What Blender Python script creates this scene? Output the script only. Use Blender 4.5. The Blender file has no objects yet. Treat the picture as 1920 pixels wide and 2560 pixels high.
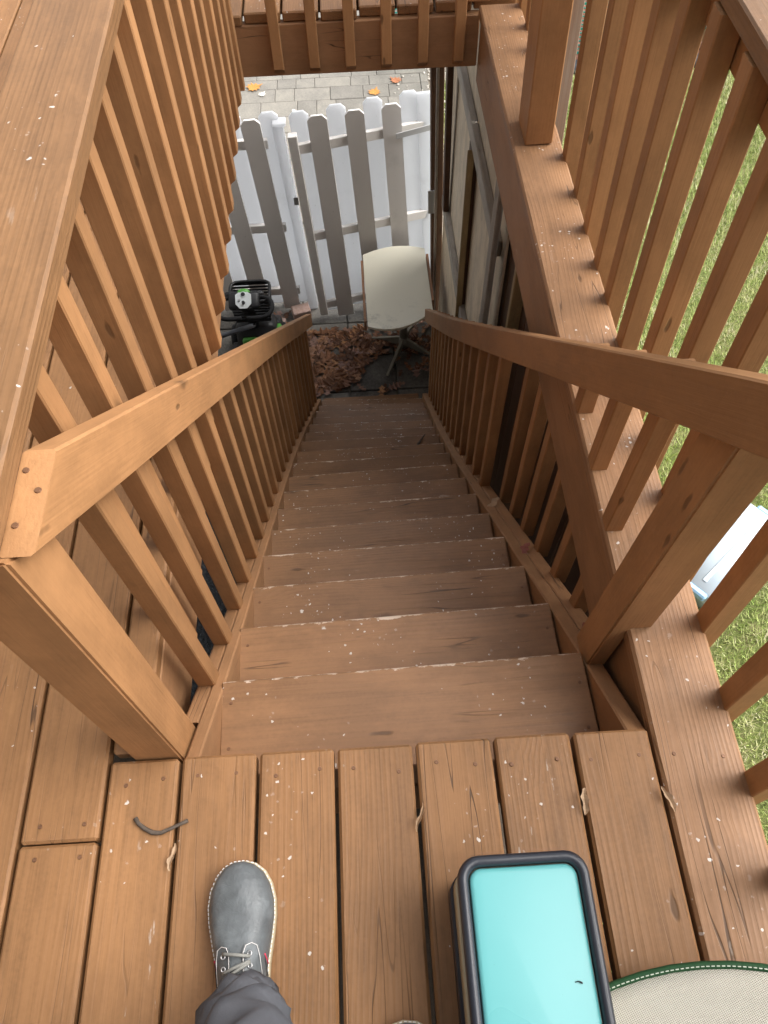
import bpy, bmesh, math, random
import numpy as np
from mathutils import Matrix, Vector

random.seed(7)
rng = np.random.default_rng(11)
sc = bpy.context.scene
col = sc.collection

# ------------------------------------------------------------------ camera
CAM = Vector((0.5275, -0.3543, 1.4511))
YAW, PIT, ROL = 0.0233, 1.0265, -0.0372
fwd = Vector((math.sin(YAW) * math.cos(PIT), math.cos(YAW) * math.cos(PIT), -math.sin(PIT)))
rgt = Vector((math.cos(YAW), -math.sin(YAW), 0))
upv = rgt.cross(fwd)
r2 = math.cos(ROL) * rgt + math.sin(ROL) * upv
u2 = -math.sin(ROL) * rgt + math.cos(ROL) * upv
cd = bpy.data.cameras.new('camera')
cam = bpy.data.objects.new('camera', cd)
col.objects.link(cam)
M = Matrix.Identity(4)
for i in range(3):
    M[i][0], M[i][1], M[i][2], M[i][3] = r2[i], u2[i], -fwd[i], CAM[i]
cam.matrix_world = M
cd.sensor_fit = 'HORIZONTAL'
cd.sensor_width = 36
cd.lens = 36 * 1885.0 / 1920.0
cd.clip_start = 0.02
cd.clip_end = 500
sc.camera = cam

# ------------------------------------------------------------------ light
SUN_AZ = math.radians(84)      # from +Y towards +X
SUN_EL = math.radians(50)
w = bpy.data.worlds.new('World')
sc.world = w
w.use_nodes = True
wn = w.node_tree
sky = wn.nodes.new('ShaderNodeTexSky')
sky.sky_type = 'NISHITA'
sky.sun_disc = False
sky.sun_elevation = SUN_EL
sky.sun_rotation = SUN_AZ
sky.air_density = 1.0
sky.dust_density = 4.0
sky.ozone_density = 0.6
bg = wn.nodes['Background']
bg.inputs['Strength'].default_value = 0.11
hs = wn.nodes.new('ShaderNodeHueSaturation')      # thin cloud: the sky's blue is washed out
hs.inputs['Saturation'].default_value = 0.22
wn.links.new(sky.outputs[0], hs.inputs['Color'])
wn.links.new(hs.outputs[0], bg.inputs['Color'])
sd = bpy.data.lights.new('sun', 'SUN')
sd.energy = 1.45
sd.angle = math.radians(60)
sd.color = (1.0, 0.965, 0.92)
sun = bpy.data.objects.new('sun', sd)
col.objects.link(sun)
sdir = Vector((math.sin(SUN_AZ) * math.cos(SUN_EL), math.cos(SUN_AZ) * math.cos(SUN_EL), math.sin(SUN_EL)))
sun.rotation_euler = sdir.to_track_quat('Z', 'Y').to_euler()
sun.location = (6, 2, 8)
sc.view_settings.view_transform = 'Standard'
sc.view_settings.look = 'None'
sc.view_settings.gamma = 1.0
sc.view_settings.use_curve_mapping = False
sc.view_settings.exposure = 1.55
sc.render.engine = 'CYCLES'
sc.cycles.max_bounces = 6
sc.cycles.diffuse_bounces = 3
sc.cycles.glossy_bounces = 2
sc.cycles.caustics_reflective = False
sc.cycles.caustics_refractive = False
sc.cycles.use_adaptive_sampling = True
sc.cycles.adaptive_threshold = 0.02
sc.cycles.use_denoising = True

GZ = -3.5          # ground level under the deck

# ------------------------------------------------------------------ node helpers
class NT:
    def __init__(s, name):
        s.mat = bpy.data.materials.new(name)
        s.mat.use_nodes = True
        s.t = s.mat.node_tree
        s.b = s.t.nodes['Principled BSDF']
    def n(s, typ, **props):
        nd = s.t.nodes.new(typ)
        for k, v in props.items():
            setattr(nd, k, v)
        return nd
    def put(s, sock, v):
        if v is None:
            return
        if isinstance(v, bpy.types.NodeSocket):
            s.t.links.new(v, sock)
        elif isinstance(v, (int, float)):
            try:
                sock.default_value = v
            except TypeError:
                sock.default_value = (v, v, v)
        else:
            v = tuple(v)
            if len(sock.default_value) == 4 and len(v) == 3:
                v = v + (1,)
            sock.default_value = v
    def m(s, op, a, b=None, c=None, clamp=False):
        nd = s.n('ShaderNodeMath', operation=op, use_clamp=clamp)
        s.put(nd.inputs[0], a); s.put(nd.inputs[1], b)
        if c is not None: s.put(nd.inputs[2], c)
        return nd.outputs[0]
    def v(s, op, a, b=None):
        nd = s.n('ShaderNodeVectorMath', operation=op)
        s.put(nd.inputs[0], a); s.put(nd.inputs[1], b)
        return nd.outputs['Value'] if op in ('LENGTH', 'DISTANCE', 'DOT_PRODUCT') else nd.outputs[0]
    def xyz(s, x, y, z):
        nd = s.n('ShaderNodeCombineXYZ')
        for i, q in enumerate((x, y, z)): s.put(nd.inputs[i], q)
        return nd.outputs[0]
    def sep(s, v):
        nd = s.n('ShaderNodeSeparateXYZ'); s.put(nd.inputs[0], v)
        return nd.outputs
    def noise(s, vec, scale=1, detail=3, rough=0.55, dist=0):
        nd = s.n('ShaderNodeTexNoise')
        s.put(nd.inputs['Vector'], vec); s.put(nd.inputs['Scale'], scale)
        s.put(nd.inputs['Detail'], detail); s.put(nd.inputs['Roughness'], rough); s.put(nd.inputs['Distortion'], dist)
        return nd.outputs[0]
    def voro(s, vec, scale=1, feature='F1'):
        nd = s.n('ShaderNodeTexVoronoi', feature=feature)
        s.put(nd.inputs['Vector'], vec); s.put(nd.inputs['Scale'], scale)
        return nd.outputs
    def ss(s, x, a, b):          # smoothstep a..b (a may be > b)
        nd = s.n('ShaderNodeMapRange', interpolation_type='SMOOTHSTEP')
        s.put(nd.inputs[0], x)
        if a < b:
            s.put(nd.inputs[1], a); s.put(nd.inputs[2], b); s.put(nd.inputs[3], 0.0); s.put(nd.inputs[4], 1.0)
        else:
            s.put(nd.inputs[1], b); s.put(nd.inputs[2], a); s.put(nd.inputs[3], 1.0); s.put(nd.inputs[4], 0.0)
        return nd.outputs[0]
    def mix(s, f, a, b, blend='MIX'):
        nd = s.n('ShaderNodeMix', data_type='RGBA', blend_type=blend)
        s.put(nd.inputs[0], f); s.put(nd.inputs[6], a); s.put(nd.inputs[7], b)
        return nd.outputs[2]
    def ramp(s, f, stops, interp='LINEAR'):
        nd = s.n('ShaderNodeValToRGB')
        cr = nd.color_ramp; cr.interpolation = interp
        while len(cr.elements) < len(stops): cr.elements.new(0.5)
        for e, (p, c) in zip(cr.elements, stops):
            e.position = p; e.color = tuple(c) + (1,)
        s.put(nd.inputs[0], f)
        return nd.outputs[0]
    def bump(s, h, strength=0.4, dist=0.002, normal=None):
        nd = s.n('ShaderNodeBump')
        s.put(nd.inputs['Strength'], strength); s.put(nd.inputs['Distance'], dist); s.put(nd.inputs['Height'], h)
        if normal is not None: s.put(nd.inputs['Normal'], normal)
        s.put(s.b.inputs['Normal'], nd.outputs[0])
        return nd.outputs[0]
    def out(s, color=None, rough=None, spec=None, metal=None):
        s.put(s.b.inputs['Base Color'], color); s.put(s.b.inputs['Roughness'], rough)
        s.put(s.b.inputs['Specular IOR Level'], spec); s.put(s.b.inputs['Metallic'], metal)
        return s.mat

def simple(name, c, rough=0.5, spec=0.4, metal=0.0, var=0.12, scale=9, bump=0.0):
    t = NT(name)
    tc = t.n('ShaderNodeTexCoord').outputs['Object']
    nz = t.noise(tc, scale, 5, 0.6)
    f = t.m('MULTIPLY', t.m('SUBTRACT', nz, 0.5), 2 * var)
    f = t.m('ADD', f, 1.0)
    cc = t.v('MULTIPLY', c, t.xyz(f, f, f))
    if bump: t.bump(t.noise(tc, scale * 12, 3), bump, 0.002)
    return t.out(cc, rough, spec, metal)

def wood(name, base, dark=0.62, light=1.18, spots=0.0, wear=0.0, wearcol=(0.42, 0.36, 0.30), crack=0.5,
         knots=0.6, rough=0.6, spec=0.35, grain=1.0, ringf=115.0, edge=None, grey=0.0, dings=0.4):
    """stained timber, board length along local X"""
    t = NT(name)
    tc = t.n('ShaderNodeTexCoord').outputs['Object']
    rnd = t.n('ShaderNodeObjectInfo').outputs['Random']
    off = t.xyz(t.m('MULTIPLY', rnd, 37.0), t.m('MULTIPLY', rnd, 71.3), t.m('MULTIPLY', rnd, 19.7))
    p = t.v('ADD', tc, off)
    x, y, z = t.sep(tc)
    # knots: sparse cells stretched along the board
    kp = t.v('MULTIPLY', p, (2.6, 7.5, 5.0))
    kv = t.n('ShaderNodeTexVoronoi'); t.put(kv.inputs['Vector'], kp); kv.inputs['Scale'].default_value = 1.0
    kd = kv.outputs['Distance']
    ksel = t.m('GREATER_THAN', t.sep(kv.outputs['Color'])[0], 1.0 - 0.35 * knots)
    kn = t.noise(p, 30, 1)
    kd2 = t.m('ADD', kd, t.m('MULTIPLY', t.m('SUBTRACT', kn, 0.5), 0.10))
    kinf = t.m('MULTIPLY', t.ss(kd2, 0.42, 0.0), ksel)
    # growth rings
    wob = t.m('MULTIPLY', t.m('SUBTRACT', t.noise(t.v('MULTIPLY', p, (1.1, 3.0, 3.0)), 1.0, 1), 0.5), 0.09)
    yy = t.m('ADD', t.m('ADD', y, t.m('MULTIPLY', t.m('SUBTRACT', rnd, 0.5), 0.11)), wob)
    zz = t.m('ADD', z, t.m('ADD', 0.03, t.m('MULTIPLY', t.m('FRACT', t.m('MULTIPLY', rnd, 7.31)), 0.08)))
    rr = t.m('SQRT', t.m('ADD', t.m('MULTIPLY', yy, yy), t.m('MULTIPLY', zz, zz)))
    rr = t.m('ADD', rr, t.m('MULTIPLY', kinf, 0.030))
    ring = t.m('SINE', t.m('MULTIPLY', rr, 6.2832 * ringf))
    ring = t.m('MULTIPLY_ADD', ring, 0.5, 0.5)
    ring = t.m('POWER', ring, 2.2)
    fib = t.noise(t.v('MULTIPLY', p, (5.0, 210.0, 210.0)), 1.0, 2, 0.6)
    blot = t.noise(t.v('MULTIPLY', p, (2.2, 6.0, 6.0)), 1.0, 3, 0.6)
    fine = t.noise(p, 140, 1)
    # value
    val = t.m('ADD', t.m('MULTIPLY', blot, 0.55), t.m('MULTIPLY', fib, 0.45))
    val = t.m('SUBTRACT', val, t.m('MULTIPLY', ring, 0.08 * grain))
    val = t.m('SUBTRACT', val, t.m('MULTIPLY', t.m('SUBTRACT', fine, 0.5), 0.26))
    b = Vector(base)
    c = t.ramp(val, [(0.12, b * dark), (0.45, b), (0.8, b * light)])
    # board to board tone
    tone = t.m('MULTIPLY_ADD', t.m('FRACT', t.m('MULTIPLY', rnd, 13.7)), 0.28, 0.86)
    grime = t.noise(t.v('MULTIPLY', p, (4.5, 9.0, 9.0)), 1.0, 4, 0.7)
    tone = t.m('MULTIPLY', tone, t.m('MULTIPLY_ADD', t.ss(grime, 0.36, 0.62), 0.20, 0.86))
    c = t.v('MULTIPLY', c, t.xyz(tone, tone, tone))
    if grey > 0:
        g = t.ss(t.noise(t.v('MULTIPLY', p, (1.6, 16, 16)), 1.0, 4), 0.62 - grey * 0.4, 0.72)
        c = t.mix(g, c, (0.30, 0.26, 0.22))
    kc = t.m('MULTIPLY', t.ss(kd2, 0.13, 0.03), ksel)
    c = t.mix(t.m('MULTIPLY', kc, 0.75), c, b * 0.32)
    # drying cracks
    cl = None
    if crack > 0.12:
        ck = t.noise(t.v('MULTIPLY', p, (1.7, 34.0, 34.0)), 1.0, 1, 0.5)
        cm = t.ss(blot, 0.60 - 0.16 * crack, 0.68)
        cl = t.m('MULTIPLY', t.ss(t.m('ABSOLUTE', t.m('SUBTRACT', ck, 0.5)), 0.013, 0.003), cm)
        c = t.mix(t.m('MULTIPLY', cl, 0.75), c, (0.035, 0.02, 0.012))
    dg = t.n('ShaderNodeTexVoronoi'); t.put(dg.inputs['Vector'], t.v('MULTIPLY', p, (7.0, 30.0, 30.0))); dg.inputs['Scale'].default_value = 1.0
    dsel = t.m('GREATER_THAN', t.sep(dg.outputs['Color'])[1], 1.0 - 0.075 * dings)
    dm = t.m('MULTIPLY', t.ss(t.m('ADD', dg.outputs['Distance'], t.m('MULTIPLY', kn, 0.25)), 0.33, 0.22), dsel)
    c = t.mix(t.m('MULTIPLY', dm, 0.7), c, b * 0.28)
    if wear > 0:
        wn_ = t.noise(t.v('MULTIPLY', p, (10, 44, 44)), 1.0, 5, 0.65)
        wm_ = t.noise(t.v('MULTIPLY', p, (1.4, 3.0, 3.0)), 1.0, 2)
        wf = t.m('MULTIPLY', t.ss(wn_, 0.64, 0.70), t.ss(wm_, 0.60 - 0.12 * wear, 0.70))
        c = t.mix(t.m('MULTIPLY', wf, 0.8), c, wearcol)
    if edge is not None:       # worn front nosing, local +Y edge at y = edge
        en = t.noise(t.v('MULTIPLY', p, (26, 60, 60)), 1.0, 4, 0.7)
        ew = t.m('ADD', t.m('SUBTRACT', edge, y), t.m('MULTIPLY', t.m('SUBTRACT', en, 0.52), 0.045))
        ef = t.ss(ew, 0.0022, -0.0016)
        c = t.mix(t.m('MULTIPLY', ef, 0.8), c, (0.62, 0.50, 0.40))
    nrm = t.sep(t.n('ShaderNodeNewGeometry').outputs['True Normal'])[2]
    if spots > 0:
        gpos = t.n('ShaderNodeNewGeometry').outputs['Position']
        px, py, pz = t.sep(gpos)
        q = t.xyz(px, py, 0.0)
        clus = t.m('SUBTRACT', t.noise(q, 4.1, 1), 0.5)
        nw = t.n('ShaderNodeTexNoise'); t.put(nw.inputs['Vector'], q); nw.inputs['Scale'].default_value = 120; nw.inputs['Detail'].default_value = 2
        wq = t.v('ADD', q, t.v('MULTIPLY', t.v('SUBTRACT', nw.outputs[1], (0.5, 0.5, 0.5)), (0.011, 0.011, 0)))
        tot = None
        for sc_, thr, rad, cl_ in ((13.0, 0.94, 0.10, 0.9), (36.0, 1.00, 0.16, 2.0), (90.0, 1.00, 0.25, 2.6)):
            vo = t.n('ShaderNodeTexVoronoi')
            t.put(vo.inputs['Vector'], t.v('ADD', wq, (sc_, 2.0, 0.0))); vo.inputs['Scale'].default_value = sc_
            rn = t.sep(vo.outputs['Color'])
            sel = t.m('GREATER_THAN', t.m('ADD', rn[0], t.m('MULTIPLY', clus, cl_)), thr + 0.17 - 0.2 * spots)
            ra = t.m('MULTIPLY_ADD', rn[1], rad, rad * 0.25)
            blob = t.m('MULTIPLY', t.ss(t.m('SUBTRACT', vo.outputs['Distance'], ra), 0.02, -0.06), sel)
            blob = t.m('MULTIPLY', blob, t.m('MULTIPLY_ADD', rn[2], 0.65, 0.10))
            tot = blob if tot is None else t.m('MAXIMUM', tot, blob)
        tot = t.m('MULTIPLY', tot, t.ss(nrm, 0.5, 0.8))
        c = t.mix(tot, c, (0.66, 0.64, 0.60))
    h = t.m('MULTIPLY', fib, 0.8)
    if grain >= 0.9: h = t.m('ADD', h, t.m('MULTIPLY', ring, 0.35 * grain))
    if cl is not None: h = t.m('SUBTRACT', h, t.m('MULTIPLY', cl, 2.2))
    h = t.m('SUBTRACT', h, t.m('MULTIPLY', dm, 1.6))
    t.bump(h, 0.42, 0.0016)
    ro = t.m('MULTIPLY_ADD', t.m('SUBTRACT', blot, 0.5), 0.25, rough)
    return t.out(c, ro, spec)

STAIN = (0.258, 0.129, 0.053)
M_deck = wood('stained_deck_wood', STAIN, 0.66, 1.16, spots=0.35, wear=0.6, crack=1.0, knots=1.0, rough=0.55)
M_edgeboard = wood('stained_edge_board', (0.275, 0.146, 0.071), 0.66, 1.16, spots=1.9, wear=0.75, crack=1.1, knots=0.4, rough=0.55)
M_tread = wood('stained_tread_wood', (0.218, 0.111, 0.050), 0.68, 1.15, spots=1.35, wear=0.45, crack=0.3, knots=0.9, rough=0.46, spec=0.42, edge=0.1255)
M_rail = wood('stained_rail_wood', (0.322, 0.162, 0.068), 0.72, 1.13, spots=0.0, wear=0.0, crack=0.05, knots=0.75, rough=0.6, grain=0.22, dings=1.0)
M_cap = wood('stained_cap_wood', (0.205, 0.106, 0.046), 0.64, 1.18, spots=1.35, wear=0.6, crack=0.35, knots=0.9, rough=0.5)
M_rim = wood('stained_rim_wood', (0.300, 0.157, 0.074), 0.8, 1.1, wear=0.12, crack=0.15, knots=0.35, rough=0.6, grain=0.3, dings=0.6)
M_worn = wood('weathered_baluster_wood', (0.27, 0.16, 0.10), 0.7, 1.15, wear=0.4, crack=0.4, grey=0.9)
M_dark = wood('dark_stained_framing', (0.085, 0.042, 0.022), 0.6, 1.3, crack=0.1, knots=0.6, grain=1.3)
M_grey = wood('grey_weathered_framing', (0.38, 0.34, 0.29), 0.6, 1.3, crack=0.5, knots=0.5, grain=1.2, grey=0.3)
M_tan = wood('tan_framing', (0.37, 0.27, 0.14), 0.7, 1.2, crack=0.1, knots=0.6, grain=1.2)
M_ply = wood('pale_plywood', (0.80, 0.67, 0.50), 0.62, 1.08, crack=0.5, knots=0.7, grain=1.8, ringf=42)
M_white = None

# ------------------------------------------------------------------ object helpers
def tag(o, label=None, cat=None, group=None, kind=None):
    if label: o['label'] = label
    if cat: o['category'] = cat
    if group: o['group'] = group
    if kind: o['kind'] = kind
    return o

def empty(name, loc=(0, 0, 0)):
    o = bpy.data.objects.new(name, None)
    col.objects.link(o)
    o.location = loc
    o.empty_display_size = 0.1
    return o

WM = {}
def wlink(o, parent, Mx):
    """link o with world matrix Mx under parent (thing or part)"""
    col.objects.link(o)
    if parent is not None:
        o.parent = parent
        pw = WM.get(parent.name)
        if pw is None: pw = Matrix.Translation(parent.location)
        o.matrix_basis = pw.inverted() @ Mx
    else:
        o.matrix_basis = Mx
    WM[o.name] = Mx.copy()
    return o

def pymesh(name, verts, faces, mat=None, smooth=False):
    me = bpy.data.meshes.new(name)
    me.from_pydata([tuple(v) for v in verts], [], [tuple(f) for f in faces])
    if mat: me.materials.append(mat)
    if smooth:
        me.polygons.foreach_set('use_smooth', [True] * len(me.polygons))
    me.update()
    return me

BOXC = {}
def boxmesh(L, W, T, c, mat):
    key = (round(L, 4), round(W, 4), round(T, 4), round(c, 4), mat.name)
    if key in BOXC: return BOXC[key]
    bm = bmesh.new()
    bmesh.ops.create_cube(bm, size=1.0)
    for v in bm.verts: v.co = Vector((v.co.x * L, v.co.y * W, v.co.z * T))
    if c > 0:
        bmesh.ops.bevel(bm, geom=list(bm.edges), offset=min(c, T * 0.3, W * 0.3), segments=1, affect='EDGES', profile=0.5)
    me = bpy.data.meshes.new('board')
    bm.to_mesh(me); bm.free()
    me.materials.append(mat)
    BOXC[key] = me
    return me

def basis(p0, p1, yhint):
    """matrix with X along p0->p1, Y near yhint, centred"""
    p0, p1 = Vector(p0), Vector(p1)
    X = (p1 - p0).normalized()
    Y = Vector(yhint); Y = (Y - X * Y.dot(X)).normalized()
    Z = X.cross(Y)
    m = Matrix.Identity(4)
    c = (p0 + p1) / 2
    for i in range(3):
        m[i][0], m[i][1], m[i][2], m[i][3] = X[i], Y[i], Z[i], c[i]
    return m, (p1 - p0).length

def board(name, parent, p0, p1, yhint, W, T, mat, c=0.004):
    m, L = basis(p0, p1, yhint)
    o = bpy.data.objects.new(name, boxmesh(L, W, T, c, mat))
    return wlink(o, parent, m)

def abox(name, parent, x0, x1, y0, y1, z0, z1, mat, axis='Y', c=0.004):
    """axis aligned box, length along axis"""
    cx, cy, cz = (x0 + x1) / 2, (y0 + y1) / 2, (z0 + z1) / 2
    if axis == 'Y':
        return board(name, parent, (cx, y0, cz), (cx, y1, cz), (1, 0, 0), x1 - x0, z1 - z0, mat, c)
    if axis == 'X':
        return board(name, parent, (x0, cy, cz), (x1, cy, cz), (0, 1, 0), y1 - y0, z1 - z0, mat, c)
    return board(name, parent, (cx, cy, z0), (cx, cy, z1), (1, 0, 0), x1 - x0, y1 - y0, mat, c)

def tube(name, parent, pts, r, mat, n=10, loop=False, kind=None):
    """round bar along points; r number or list"""
    pts = [Vector(p) for p in pts]
    N = len(pts)
    rs = r if isinstance(r, (list, tuple)) else [r] * N
    verts, faces = [], []
    prevn = None
    for i, p in enumerate(pts):
        a = pts[(i - 1) % N] if (loop or i > 0) else pts[i]
        b = pts[(i + 1) % N] if (loop or i < N - 1) else pts[i]
        d = (b - a).normalized()
        if prevn is None:
            h = Vector((0, 0, 1)) if abs(d.z) < 0.9 else Vector((1, 0, 0))
            nn = (h - d * h.dot(d)).normalized()
        else:
            nn = (prevn - d * prevn.dot(d)).normalized()
        prevn = nn
        bb = d.cross(nn)
        for k in range(n):
            an = 2 * math.pi * k / n
            verts.append(p + (nn * math.cos(an) + bb * math.sin(an)) * rs[i])
    for i in range(N if loop else N - 1):
        j = (i + 1) % N
        for k in range(n):
            k2 = (k + 1) % n
            faces.append((i * n + k, i * n + k2, j * n + k2, j * n + k))
    if not loop:
        faces.append(tuple(reversed(range(n))))
        faces.append(tuple(range((N - 1) * n, N * n)))
    me = pymesh(name, verts, faces, mat, True)
    o = bpy.data.objects.new(name, me)
    return wlink(o, parent, Matrix.Identity(4))

def meshobj(name, parent, verts, faces, mat, smooth=False):
    o = bpy.data.objects.new(name, pymesh(name, verts, faces, mat, smooth))
    return wlink(o, parent, Matrix.Identity(4))

def bmobj(name, parent, bm, mat, smooth=False, Mx=None):
    me = bpy.data.meshes.new(name)
    bmesh.ops.recalc_face_normals(bm, faces=list(bm.faces))
    bm.to_mesh(me); bm.free()
    me.materials.append(mat)
    if smooth: me.polygons.foreach_set('use_smooth', [True] * len(me.polygons))
    o = bpy.data.objects.new(name, me)
    return wlink(o, parent, Mx if Mx is not None else Matrix.Identity(4))

def swept(name, parent, stations, mat):
    """board through cross-sections; each station is 4 world corners (inner top, outer top, outer bottom, inner bottom)"""
    p0 = sum((Vector(q) for q in stations[0]), Vector()) / 4
    p1 = sum((Vector(q) for q in stations[-1]), Vector()) / 4
    m, L = basis(p0, p1, Vector(stations[0][3]) - Vector(stations[0][0]))
    mi = m.inverted()
    # small chamfer: 8 points per section
    verts, faces = [], []
    for st in stations:
        q = [Vector(v) for v in st]
        for i in range(4):
            a, b, d = q[i], q[(i - 1) % 4], q[(i + 1) % 4]
            verts.append(mi @ (a + (b - a).normalized() * 0.004))
            verts.append(mi @ (a + (d - a).normalized() * 0.004))
    N = len(stations)
    for i in range(N - 1):
        for k in range(8):
            k2 = (k + 1) % 8
            faces.append((i * 8 + k, i * 8 + k2, (i + 1) * 8 + k2, (i + 1) * 8 + k))
    faces.append(tuple(reversed(range(8))))
    faces.append(tuple(range((N - 1) * 8, N * 8)))
    bm = bmesh.new()
    vs = [bm.verts.new(v) for v in verts]
    for f in faces: bm.faces.new([vs[i] for i in f])
    return bmobj(name, parent, bm, mat, Mx=m)

# ================================================================== GROUND
def ground_material(name, stops, scale, bump=0.5, dist=0.02, detail=6):
    t = NT(name)
    g = t.n('ShaderNodeNewGeometry').outputs['Position']
    a = t.noise(g, scale, detail, 0.65)
    b = t.noise(g, scale * 7, 4, 0.6)
    f = t.m('ADD', t.m('MULTIPLY', a, 0.6), t.m('MULTIPLY', b, 0.4))
    t.bump(b, bump, dist)
    return t.out(t.ramp(f, stops), 0.95, 0.1)

M_soil = ground_material('soil', [(0.3, (0.05, 0.04, 0.03)), (0.7, (0.13, 0.10, 0.075))], 6)
M_lawnsoil = ground_material('lawn_thatch', [(0.30, (0.075, 0.10, 0.028)), (0.5, (0.13, 0.15, 0.05)), (0.72, (0.24, 0.20, 0.11))], 9)
M_mulch = ground_material('red_mulch', [(0.35, (0.05, 0.025, 0.018)), (0.5, (0.24, 0.11, 0.075)), (0.68, (0.46, 0.30, 0.23))], 26, 1.0, 0.03)
M_gravelbed = ground_material('gravel_bed', [(0.35, (0.12, 0.10, 0.08)), (0.55, (0.38, 0.33, 0.27)), (0.7, (0.62, 0.57, 0.5))], 22, 0.8, 0.02)

def sheet(name, x0, x1, y0, y1, z, mat):
    o = meshobj(name, None, [(x0, y0, z), (x1, y0, z), (x1, y1, z), (x0, y1, z)], [(0, 1, 2, 3)], mat)
    return tag(o, kind='structure')

sheet('ground', -120, 120, -120, 120, GZ - 0.05, M_soil)
# lawn with gentle unevenness
nx, ny = 40, 60
lx0, lx1, ly0, ly1 = 1.55, 9.0, -4.0, 8.45
lv = []
for j in range(ny + 1):
    for i in range(nx + 1):
        x = lx0 + (lx1 - lx0) * i / nx; y = ly0 + (ly1 - ly0) * j / ny
        lv.append((x, y, GZ + 0.012 * math.sin(x * 2.1) * math.sin(y * 1.7) - 0.01))
lf = [(j * (nx + 1) + i, j * (nx + 1) + i + 1, (j + 1) * (nx + 1) + i + 1, (j + 1) * (nx + 1) + i) for j in range(ny) for i in range(nx)]
lawn = tag(meshobj('lawn', None, lv, lf, M_lawnsoil, True), kind='structure')
tag(sheet('mulch_bed', 1.9, 9.0, 8.45, 11.5, GZ - 0.02, M_mulch), kind='structure')
tag(sheet('gravel_strip', 1.32, 1.9, 5.2, 11.5, GZ - 0.016, M_gravelbed), kind='structure')

# paved patio: every slab its own piece
def paver_material(name, a, b, c, rough=0.85):
    t = NT(name)
    tc = t.n('ShaderNodeTexCoord').outputs['Object']
    rnd = t.n('ShaderNodeObjectInfo').outputs['Random']
    p = t.v('ADD', tc, t.xyz(t.m('MULTIPLY', rnd, 31.0), t.m('MULTIPLY', rnd, 57.0), 0.0))
    n1 = t.noise(p, 5, 6, 0.7); n2 = t.noise(p, 45, 4, 0.7)
    f = t.m('ADD', t.m('MULTIPLY', n1, 0.55), t.m('MULTIPLY', n2, 0.45))
    f = t.m('ADD', f, t.m('MULTIPLY', t.m('SUBTRACT', rnd, 0.5), 0.18))
    cc = t.ramp(f, [(0.32, a), (0.5, b), (0.68, c)])
    t.bump(n2, 0.6, 0.004)
    return t.out(cc, rough, 0.25)
M_paver = paver_material('concrete_slab', (0.075, 0.07, 0.063), (0.14, 0.132, 0.118), (0.22, 0.205, 0.18))
M_paver2 = paver_material('stamped_paver', (0.16, 0.15, 0.13), (0.215, 0.20, 0.175), (0.28, 0.26, 0.22))
patio = tag(meshobj('patio_bed', None, [(-3.5, 1.0, GZ - 0.03), (1.5, 1.0, GZ - 0.03), (1.5, 12, GZ - 0.03), (-3.5, 12, GZ - 0.03)], [(0, 1, 2, 3)],
                    simple('joint_sand', (0.15, 0.14, 0.12), 0.95, 0.1)), kind='structure')
def slab(x0, x1, y0, y1, mat, dz=0.0):
    g = 0.006 if mat is M_paver else 0.0016
    o = abox('paver', patio, x0 + g, x1 - g, y0 + g, y1 - g, GZ - 0.04, GZ + dz, mat, 'Y', 0.006)
    return o
S = 0.405
for i in range(-4, 4):
    for j in range(0, 6):
        x0 = -0.03 + i * S; y0 = 3.05 + j * S
        if x0 > 1.3 or y0 > 5.2: continue
        slab(x0, x0 + S, y0, y0 + S, M_paver, random.uniform(-0.004, 0.004))
# irregular stamped pavers beyond the fence
y = 5.5
row = 0
while y < 10.6:
    h = random.choice((0.2, 0.26, 0.3))
    x = -2.6 + random.uniform(0, 0.25)
    while x < 1.42:
        wd = random.choice((0.22, 0.3, 0.38, 0.42))
        if y > 5.9:
            slab(x, min(x + wd, 1.44), y, y + h, M_paver2, random.uniform(-0.003, 0.004))
        x += wd
    y += h
    row += 1

# ================================================================== DECK
deck = tag(empty('deck', (0.5, 0, 0)), kind='structure')
XJ = [0.0, 0.1355, 0.281, 0.4275, 0.5755, 0.725, 0.8755, 1.0245]      # joints of the boards at the stair head
BT = 0.038
for k in range(7):
    g0, g1 = 0.0038, 0.0038
    yf = 0.006 + 0.001 * k + random.uniform(-0.002, 0.002)
    abox('deck_board', deck, XJ[k] + g0, XJ[k + 1] - g1, -2.1, yf, -BT, random.uniform(-0.0015, 0.0015), M_deck, 'Y', 0.005)
# long edge board over the right rim
abox('deck_board', deck, 1.0285, 1.186, -2.1, 2.735, -BT, 0.001, M_edgeboard, 'Y', 0.006)
# boards left of the stairwell, running past it
abox('deck_board', deck, 0.004, 0.0695, 0.022, 2.735, -BT, 0.0, M_deck, 'Y', 0.005)
for k in range(1, 16):
    x1 = -0.004 - (k - 1) * 0.1465; x0 = x1 - 0.139
    cut = {1: -0.13, 2: 1.55, 3: 0.7, 4: -0.6}.get(k, random.uniform(-0.5, 2.2))
    abox('deck_board', deck, x0, x1, -2.1, cut - 0.0015, -BT, random.uniform(-0.001, 0.001), M_deck, 'Y', 0.005)
    abox('deck_board', deck, x0, x1, cut + 0.0015, 4.08, -BT, random.uniform(-0.001, 0.001), M_deck, 'Y', 0.005)
# boards of the far side of the stairwell
XB = [-0.0, 0.134, 0.279, 0.4245, 0.5715, 0.718, 0.865, 1.012, 1.186]
for k in range(8):
    abox('deck_board', deck, XB[k] + 0.0045, XB[k + 1] - 0.0045, 2.742 + random.uniform(-0.01, 0.006) + 0.005 * k, 4.08, -BT, random.uniform(-0.002, 0.002), M_deck, 'Y', 0.005)
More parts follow.
